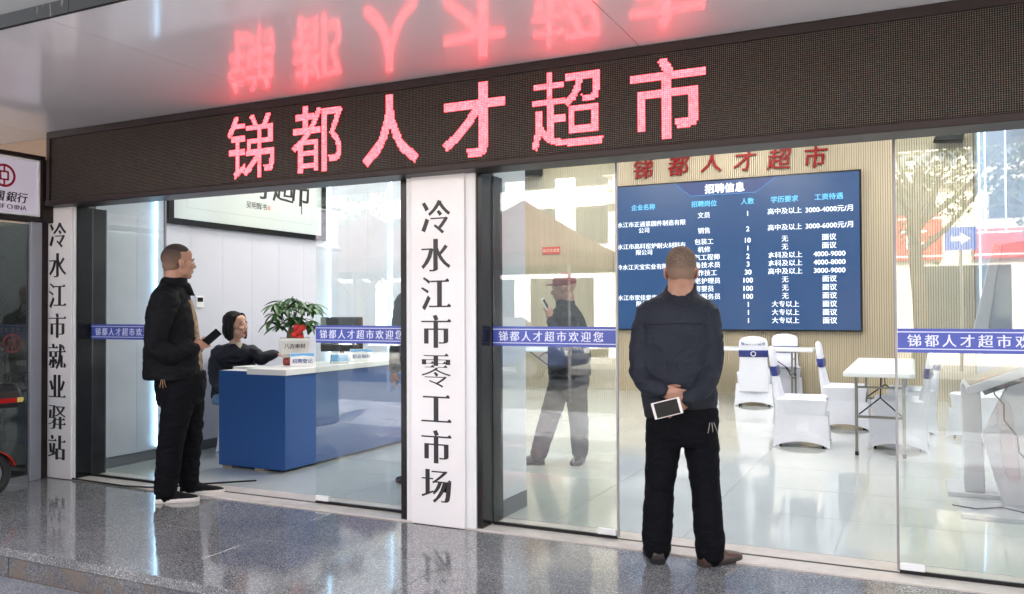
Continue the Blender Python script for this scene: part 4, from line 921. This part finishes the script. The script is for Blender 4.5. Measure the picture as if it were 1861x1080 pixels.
remesh(hw, 'hair', BLACKH, pw_, .007, 3, lambda co, n: .0045 * noise.noise(Vector((co.x * 75, co.y * 75, co.z * 9))))
MB().ell(TT_(0, .0885, -.067), (.0150, .010, .0195), R3, 14, 10).build('mouth', mat('open_mouth', (.05, .008, .008), .5), pw_, smooth=True)
MB().tube([TT_(.0155 * math.cos(a), .0925, -.067 + .0195 * math.sin(a)) for a in [2 * PI * k / 18 for k in range(19)]], .0026, 8).build('lips', mat('pale_lip', (.42, .17, .14), .45), pw_, smooth=True)
for q in (-1, 1): MB().limb([(*TT_(q * .018, .089, .001), .0016), (*TT_(q * .031, .0905, -.004), .0022), (*TT_(q * .043, .085, .0), .0016)], 6).build('closed_eyelid', mat('eyelash', (.03, .018, .014), .6), pw_, smooth=True)
MB().loft([ering(-.005, -.085, .86, .03, .05, 14), ering(.0, -.085, .93, .032, .045, 14), ering(-.01, -.07, .985, .035, .04, 14)]).build('cream_top', mat('cream_knit', (.45, .40, .30), .8), pw_, smooth=True)
# chair for the woman
c = dup_tree(ch0); c.location = (-5.60, 1.66, .0105); c.rotation_euler = (0, 0, -1.25); tag(c, 'white covered chair that the yawning woman sits on behind the counter', 'chair', 'white covered banquet chairs')
# --- man inside with maroon cap, walking pose, phone near face
DK = mat('dark_grey_brown_coat', (.016, .013, .014), .8, spec=.15, var=.2, vscale=5); JN = mat('dark_jeans', (.008, .010, .018), .8, spec=.15, var=.2, vscale=9)
pm_, MH = person(dict(loc=(-2.67, 2.15, .0105), rz=math.radians(22.6), label='man in maroon cap seen through the glass, raising a phone to his face', seed=33,
    head=(.02, .0, 1.470), hh=math.radians(80), pitch=-.10, fat=1.05, neck=.060, vox=.008,
    torso=[(.065, .0, .74, .175, .17), (.065, .0, .85, .180, .17), (.060, .0, 1.0, .170, .18), (.055, .0, 1.12, .160, .18), (.045, .0, 1.23, .140, .175), (.040, .0, 1.31, .09, .11), (.035, .0, 1.34, .07, .07)],
    collar=[(.035, 0, 1.31, .085, .08), (.03, 0, 1.37, .075, .07), (.03, 0, 1.375, .06, .06)],
    arms=[[(.06, -.165, 1.215, .070), (.085, -.20, 1.08, .064), (.07, -.20, .95, .060), (-.02, -.16, 1.05, .050), (-.085, -.10, 1.20, .040)],
          [(.05, .165, 1.215, .070), (.10, .20, 1.08, .064), (.12, .19, .93, .056), (.05, .12, .90, .05), (-.05, .04, .92, .040)]],
    hands=[((-.2, .25, .8), (.3, -.8, .1), -1, .5, .5), ((-.9, -.3, .1), (0, .2, 1), 1, .5, .5)],
    hips=[(.06, 0, .60, .15, .15), (.06, 0, .70, .17, .17), (.06, 0, .80, .165, .165)],
    legs=[[(.01, -.08, .72, .105), (-.07, -.08, .50, .088), (-.14, -.07, .28, .078), (-.20, -.06, .08, .070)],
          [(.11, .08, .72, .105), (.13, .08, .50, .088), (.145, .06, .28, .078), (.15, .05, .07, .068)]],
    shoes=[(-.22, -.06, math.radians(95), mat('black_leather', (.012, .01, .01), .25), BLACKM, .27), (.15, .05, math.radians(165), _M['black_leather'], BLACKM, .27)],
    jm=DK, tm=JN, fold=.008, jv=.011))
mb = MB(); mb.ell(MH @ Vector((0, -.012, .058)), (.086, .104, .078), MH.to_3x3(), 24, 16); mb.ell(MH @ Vector((0, .105, .045)), (.068, .058, .008), MH.to_3x3(), 20, 8)
remesh(mb, 'cap', mat('maroon_cap', (.20, .022, .022), .7), pm_, .006, 2)
bpy.context.view_layer.update()
phone((pm_.matrix_world, None, 'pale phone in front of the face of the man in the maroon cap'), Matrix.Translation((-.125, -.05, 1.32)) @ Matrix.Rotation(-.5, 4, 'Y') @ Matrix.Rotation(PI / 2 - .3, 4, 'Z'), WHITEP, BLG)
# --- simple standing figures
def stander(loc, rz, label, jm, tm, seed, shm, hh=0., som=None, hair=BLACKH, sc=1., lean=0.):
    p, MH = person(dict(loc=loc, rz=rz, label=label, seed=seed, head=(0, .01, 1.58), hh=hh, fat=1.0, vox=.010,
        torso=[(0, 0, .80, .175, .115), (0, 0, .95, .175, .115), (0, 0, 1.12, .180, .118), (0, 0, 1.30, .190, .112), (0, 0, 1.40, .150, .09), (0, 0, 1.45, .07, .065)],
        collar=[(0, 0, 1.41, .085, .078), (0, 0, 1.48, .074, .07), (0, 0, 1.485, .06, .055)],
        arms=[[(-.175, 0, 1.36, .066), (-.215, .01, 1.10, .058), (-.215, .07, .86, .04)], [(.175, 0, 1.36, .066), (.215, .01, 1.10, .058), (.205, .10, .88, .04)]],
        hands=[((0, .3, -1), (-1, 0, 0), 1, .4, .4), ((0, .3, -1), (1, 0, 0), -1, .4, .4)],
        hips=[(0, 0, .68, .15, .11), (0, 0, .80, .17, .12), (0, 0, .88, .165, .115)],
        legs=[[(-.085, 0, .80, .096), (-.09, 0, .46, .074), (-.095, -.01, .08, .058)], [(.085, 0, .80, .096), (.09, 0, .46, .074), (.095, -.01, .08, .058)]],
        shoes=[(-.095, 0, .1, shm, som or BLACKM), (.095, 0, -.1, shm, som or BLACKM)], jm=jm, tm=tm, jv=.014))
    h_ = MB(); h_.ell(MH @ Vector((0, -.022, .046)), (.083, .102, .088), MH.to_3x3(), 20, 14); h_.ell(MH @ Vector((0, -.05, -.01)), (.075, .065, .06), MH.to_3x3(), 16, 12); h_.build('hair', hair, p, smooth=True)
    return p
stander((-3.28, .95, .0105), math.radians(60), 'dark-clothed person half hidden behind the wide white board, standing by the counter', mat('charcoal_coat', (.025, .022, .022), .8), BLKT, 41, _M['black_leather'])
stander((-2.86, 1.22, .0105), math.radians(-75), 'person hidden behind the pillar with only a beige trainer showing', DK, JN, 44, mat('beige_trainer', (.42, .38, .30), .7), 0., _M['white_sole'])
stander((-5.41, -1.13, 0), math.radians(120), 'person in a white jacket mostly outside the left picture edge', mat('white_jacket', (.62, .62, .66), .6), mat('grey_trousers', (.1, .1, .11), .8), 47, mat('white_trainer', (.68, .67, .65), .5), 0., _M['white_sole'])
# =================================================================== SCOOTER
sc_ = empty('parked_scooter', (-5.82, -1.20, 0), math.radians(172), 'red and black scooter with a rear top box parked against the bank window', 'scooter')
RB = mat('black_plastic', (.015, .015, .017), .35); RR = mat('red_paint', (.36, .015, .012), .25, coat=.6)
def wheel(y):
    w = MB(); rg = []
    for k in range(28):
        a = 2 * PI * k / 28; rg.append([((.045) * math.cos(b), y + (.205 + .045 * math.sin(b)) * math.cos(a), .25 + (.205 + .045 * math.sin(b)) * math.sin(a)) for b in [2 * PI * j / 10 for j in range(10)]])
    w.loft(rg + [rg[0]], False); o = w.build('wheel', mat('tyre_rubber', (.02, .02, .02), .8), sc_, smooth=True)
    MB().tube([(-.03, y, .25), (.03, y, .25)], .155, 20).build('rim', GREYAL, o, smooth=True)
wheel(-.60); wheel(.62)
b_ = MB(); b_.limb([(0, -.62, .62, .10), (0, -.35, .62, .15), (0, -.05, .55, .15), (0, .15, .32, .13), (0, .40, .34, .11), (0, .55, .70, .09), (0, .50, .95, .07)], 16); remesh(b_, 'body_shell', RB, sc_, .014, 3)
MB().limb([(0, -.45, .78, .10), (0, -.15, .80, .12), (0, .10, .76, .09)], 14).build('seat', mat('black_vinyl', (.012, .012, .012), .5), sc_, smooth=True)
f_ = MB()
for y in (-.60, .62):
    rg = []
    for k in range(9):
        a = math.radians(25 + 130 * k / 8) if y > 0 else math.radians(35 + 125 * k / 8); rg.append([(x, y + .285 * math.cos(a), .25 + .285 * math.sin(a) + (.0 if abs(x) < .06 else -.03)) for x in (-.08, -.06, .06, .08)] + [(x, y + .272 * math.cos(a), .25 + .272 * math.sin(a) - (.0 if abs(x) < .06 else .03)) for x in (.08, .06, -.06, -.08)])
    MB().loft(rg).build('fender', RR, sc_, smooth=True)
MB().prism([(-.20, .90), (.20, .90), (.22, .98), (.20, 1.06), (.12, 1.12), (-.12, 1.12), (-.20, 1.06), (-.22, .98)], -.86, -.48).build('top_box', RB, sc_, bevel=.03)
MB().prism([(-.15, .955), (.15, .955), (.16, 1.00), (-.16, 1.00)], -.875, -.858).build('tail_light', mat('red_lens', (.42, .01, .01), .15, coat=.6), sc_, bevel=.004)
for q in (-1, 1): MB().prism([(q * .165, .96), (q * .20, .965), (q * .20, .995), (q * .165, .998)] if q > 0 else [(-.20, .965), (-.165, .96), (-.165, .998), (-.20, .995)], -.874, -.856).build('reflector', mat('yellow_lens', (.65, .55, .15), .2), sc_)
for q in (-1, 1):
    B('side_lens', mat('red_lens', (.42, .01, .01), .15), *sorted((q * .215, q * .226)), -.80, -.56, .955, 1.0, sc_); B('side_reflector', _M['yellow_lens'], *sorted((q * .215, q * .225)), -.855, -.803, .955, 1.0, sc_)
MB().tube([(-.34, .42, 1.0), (-.1, .5, 1.02), (.1, .5, 1.02), (.34, .42, 1.0)], .014, 8).build('handlebar', RB, sc_, smooth=True)
MB().tube([(0, .5, .9), (0, .60, .5), (0, .62, .25)], .03, 8).build('fork', GREYAL, sc_, smooth=True)
MB().tube([(.10, -.60, .25), (.10, -.2, .30), (0, -.1, .4)], .02, 8).build('swing_arm', GREYAL, sc_, smooth=True)
MB().tube([(-.1, -.1, .3), (-.22, -.1, .01)], .012, 8).build('side_stand', GREYAL, sc_, smooth=True)

sc_.scale = (.71, .71, .71)

# =================================================================== STREET BEHIND THE CAMERA (seen in the glass)
asp = S(B('road', mat('asphalt', (.055, .055, .058), .85, var=.15, vscale=2, bump=.3, bscale=60), -60, 60, -17, -11.5, -.50, -.33))
S(B('street_ground', mat('concrete_ground', (.20, .195, .185), .8, var=.12, vscale=.6), -80, 80, -70, 40, -.9, -.51))
S(B('far_pavement', mat('pale_paving', (.24, .235, .22), .8, var=.12, vscale=1.2), -60, 60, -20, -17.001, -.50, -.18))
S(B('near_square', mat('warm_paving', (.10, .098, .093), .85, var=.2, vscale=1.5), -60, 60, -11.499, -6.501, -.50, -.16))
CRM = mat('cream_render', (.78, .70, .58), .7, var=.06, vscale=1); WHR = mat('white_render', (.82, .81, .79), .7, var=.05); WIN = mat('dark_window', (.04, .05, .06), .1); TRIM = mat('stone_trim', (.70, .66, .60), .6)
def arch(cx, z0, w, h, y, par):
    mb = MB(); p = [(cx - w / 2, z0), (cx + w / 2, z0)] + [(cx + w / 2 * math.cos(a), z0 + h - w / 2 + w / 2 * math.sin(a)) for a in [PI * k / 10 for k in range(11)]]
    o = mb.prism(p, y, y + .02).build('window', WIN, par); p2 = MB()
    pts = [(cx - w / 2 - .05, y + .03, z0)] + [(cx - (w / 2 + .05) * math.cos(a), y + .03, z0 + h - w / 2 + (w / 2 + .05) * math.sin(a)) for a in [PI * k / 10 for k in range(11)]] + [(cx + w / 2 + .05, y + .03, z0)]
    p2.tube(pts, .06, 6).build('window_surround', TRIM, o)
b1 = empty('street_building', (0, -20, -.18), 0, 'cream two-storey building with balustrade and arched windows across the street, mirrored in the right glass', 'building')
B('wall', CRM, -8.5, 14, -8, 0, 0, 5.2, b1); B('cornice', TRIM, -8.6, 14.1, .001, .18, 4.75, 4.95, b1); B('coping', TRIM, -8.6, 14.1, -.15, .16, 5.62, 5.74, b1)
for k in range(38): MB().tube([(-8.4 + .6 * k, 0, 5.2), (-8.4 + .6 * k, 0, 5.35), (-8.4 + .6 * k, 0, 5.5), (-8.4 + .6 * k, 0, 5.62)], [.09, .12, .06, .09], 8).build('baluster', TRIM, b1)
for k in range(9): arch(-7.2 + 2.4 * k, 4.0 - .2, 1.2, .95, .003, b1)
for k in range(8): B('shop_window', WIN, -8.0 + 2.7 * k, -5.8 + 2.7 * k, .003, .03, .35, 2.6, b1)
b2 = empty('street_building', (-20, -25, -.18), 0, 'white taller block with rows of windows farther left across the street', 'building')
B('wall', WHR, -14, 10.5, -8, 0, 0, 8.6, b2); B('cornice', TRIM, -14.1, 10.6, .001, .2, 8.3, 8.6, b2)
for j in range(2):
    for k in range(11): B('window', WIN, -13 + 2.15 * k, -11.7 + 2.15 * k, .003, .04, 4.0 + 2.2 * j, 5.4 + 2.2 * j, b2)
for k in range(7): B('shop_window', WIN, -13.2 + 3.3 * k, -10.6 + 3.3 * k, .003, .04, .35, 2.7, b2)
RB2 = mat('red_banner', (.48, .035, .03), .6); WT = mat('white_lettering', (.8, .8, .78), .6)
def banner(x0, x1, z0, z1, label, text=''):
    r = empty('shop_banner', ((x0 + x1) / 2, -19.9, z0), 0, label, 'banner'); w = (x1 - x0) / 2
    B('banner_face', RB2, -w, w, -.04, 0, 0, z1 - z0, r)
    for z in (.08, z1 - z0 - .12): B('banner_stripe', WT, -w, w, .0005, .004, z, z + .04, r)
    for k, ch in enumerate(text): write('banner_character', ch, (z1 - z0) * .62, WT, r, (w - .7 - k * 1.0, .001, (z1 - z0) * .5), .004, rz=PI, ex=.03)
banner(-4.6, .74, 2.58, 3.78, 'long red shop banner left of the blue road sign across the street', '才乡'); banner(1.46, 8.5, 2.58, 3.35, 'red shop banner right of the blue road sign across the street'); banner(-17.5, -10, 3.0, 4.0, 'faraway red shop banner on the white block')
rs = empty('road_sign', (1.05, -17.6, -.18), 0, 'blue road sign with a white arrow on a post', 'road sign')
B('sign_plate', mat('sign_blue', (.05, .13, .45), .4), -.33, .33, .0, .02, 2.85, 3.4, rs); MB().tube([(0, -.03, 0), (0, -.03, 3.4)], .04, 8).build('post', GREYAL, rs, smooth=True)
MB().prism([(.2, 3.12), (.0, 3.26), (.0, 3.17), (-.2, 3.17), (-.2, 3.07), (.0, 3.07), (.0, 2.98)], .021, .024).build('arrow', WT, rs)
# tents
MAR = mat('maroon_canopy', (.055, .016, .014), .75, var=.08, vscale=3)
def tent(x, y, label, rz=0., m=None):
    r = empty('canopy_tent', (x, y, -.16), rz, label, 'tent', 'pop-up canopy tents on the square'); h = 1.5
    mb = MB(); e, z0, z1 = h, 2.42, 3.45
    rows = []
    for t in (0, .35, .7, 1): rows.append([(a * e * (1 - t) + .001 * a, b * e * (1 - t) + .001 * b, z0 + (z1 - z0) * (t ** 1.15)) for a, b in ((-1, -1), (1, -1), (1, 1), (-1, 1))])
    mb.loft(rows, True).build('roof', m or MAR, r)
    for a in (-1, 1): B('valance', m or MAR, -e, e, a * e - .01, a * e + .01, z0 - .25, z0 - .001, r); B('valance', m or MAR, a * e - .01, a * e + .01, -e + .011, e - .011, z0 - .25, z0 - .001, r)
    for a in (-1, 1):
        for b in (-1, 1): MB().tube([(a * (e - .05), b * (e - .05), 0), (a * (e - .05), b * (e - .05), z0)], .025, 8).build('leg', GREYAL, r, smooth=True)
tent(-6.3, -9.0, 'maroon pop-up tent mirrored beside the man in the maroon cap'); tent(-9.9, -9.3, 'second maroon pop-up tent along the square'); tent(-15.2, -9.4, 'third maroon tent, mirrored in the left glass leaf'); tent(-19.2, -9.2, 'fourth maroon tent at the far end of the square'); tent(4.4, -9.5, 'maroon tent standing nearest the right end of the square')
# trees
LFM = [mat('street_leaf', (.06, .11, .025), .5, var=.35, vscale=2.5), mat('street_leaf_bright', (.13, .17, .03), .5, var=.3, vscale=2.5)]
BARK = mat('bark', (.06, .045, .035), .9, var=.3, vscale=12, bump=.6, bscale=30)
def tree(x, y, h, label, k, rad=1.7, base=2.1):
    r = empty('street_tree', (x, y, -.2), 0, label, 'tree', 'street trees across from the shop'); random.seed(100 + k)
    t = MB(); t.limb([(0, 0, 0, .17), (.05, .02, 1.2, .13), (-.05, .03, base, .11), (.05, 0, h * .75, .05)], 10); tips = []
    for j in range(9):
        a = j * 2.4 + k; z = base * .85 + random.random() * (h - base) * .5; R = rad * random.uniform(.5, .95); e = Vector((R * math.cos(a), R * math.sin(a), z + random.uniform(.4, 1.4)))
        t.limb([(0, 0, z - .2, .06), (e.x * .5, e.y * .5, z + .35, .04), (*e, .015)], 8); tips.append(e)
    t.build('trunk', BARK, r, smooth=True); c = MB()
    for j in range(46):
        b = random.choice(tips) if j % 2 else Vector((random.gauss(0, rad * .45), random.gauss(0, rad * .45), random.uniform(base, h)))
        rr = random.uniform(.28, .60)
        for q in range(52):
            p = b + Vector((random.gauss(0, rr * .5), random.gauss(0, rr * .5), random.gauss(0, rr * .4))); s = random.uniform(.05, .11)
            u = Vector((random.gauss(0, 1), random.gauss(0, 1), random.gauss(0, .6))).normalized(); w = u.orthogonal().normalized() * s * .5; u = u * s
            c.add([p - w * .2, p + u * .5 + w, p + u, p + u * .5 - w], [(0, 1, 2, 3)])
    c.build('crown', LFM[k % 2], r)
for i, (x, y, h, lb) in enumerate(((.1, -12.2, 5.4, 'tree with a dark trunk mirrored near the slatted wall'), (2.6, -12.8, 5.0, 'leafy tree mirrored above the kiosk'), (-2.9, -17.9, 5.6, 'tree standing in front of the cream building'), (-12.2, -12.2, 5.2, 'bright green tree mirrored over the counter'), (-14.6, -12.8, 5.8, 'taller tree left of the bright green one'), (-19.5, -12.2, 5.2, 'tree mirrored in the far left glass leaf'), (-24.5, -12.6, 5.0, 'outermost tree at the left end of the street'), (6.5, -11, 4.8, 'tree by the maroon tent at the right end'))): tree(x, y, h, lb, i, 1.7, 3.0 if i < 2 else 2.1)

# parked cars across the square
def car(x, y, label, m, rz=0.):
    r = empty('parked_car', (x, y, -.33), rz, label, 'car', 'cars parked along the road')
    MB().prism([(-2.2, .32), (2.15, .32), (2.2, .62), (2.1, .80), (1.3, .92), (-1.9, .95), (-2.2, .80)], -.86, .86).build('body', m, r, bevel=.07)
    cbn = MB(); cbn.loft([[(x0, y0, z0) for x0, y0 in ((-a, -b), (c_, -b), (c_, b), (-a, b))] for a, b, c_, z0 in ((1.85, .80, 1.15, .90), (1.35, .66, .55, 1.42))]); cbn.build('window_glass', WIN, r)
    B('roof', m, -1.32, .52, -.64, .64, 1.421, 1.46, r, .015)
    for sx in (-1.35, 1.35):
        for sy in (-.80, .80):
            o = MB().tube([(sx, sy - .1, .33), (sx, sy + .1, .33)], .33, 20).build('wheel', mat('tyre_rubber', (.02, .02, .02), .8), r, smooth=True); MB().tube([(sx, sy - .105, .33), (sx, sy + .105, .33)], .2, 14).build('rim', GREYAL, o, smooth=True)
    for sy in (-.6, .6): B('headlight', mat('lamp_glass', (.6, .6, .6), .1), 2.13, 2.21, sy - .15, sy + .15, .6, .72, r); B('tail_light', mat('car_tail_red', (.4, .02, .02), .2), -2.21, -2.13, sy - .15, sy + .15, .65, .8, r)
car(-2.6, -13.6, 'white car parked on the near side of the road', mat('white_car_paint', (.7, .7, .7), .2, coat=.8)); car(4.2, -13.7, 'silver grey car parked right of the white one', mat('grey_car_paint', (.25, .26, .28), .25, metal=.6, coat=.8)); car(-9.2, -13.5, 'dark blue car parked left of the white one', mat('blue_car_paint', (.03, .05, .12), .2, coat=.8))
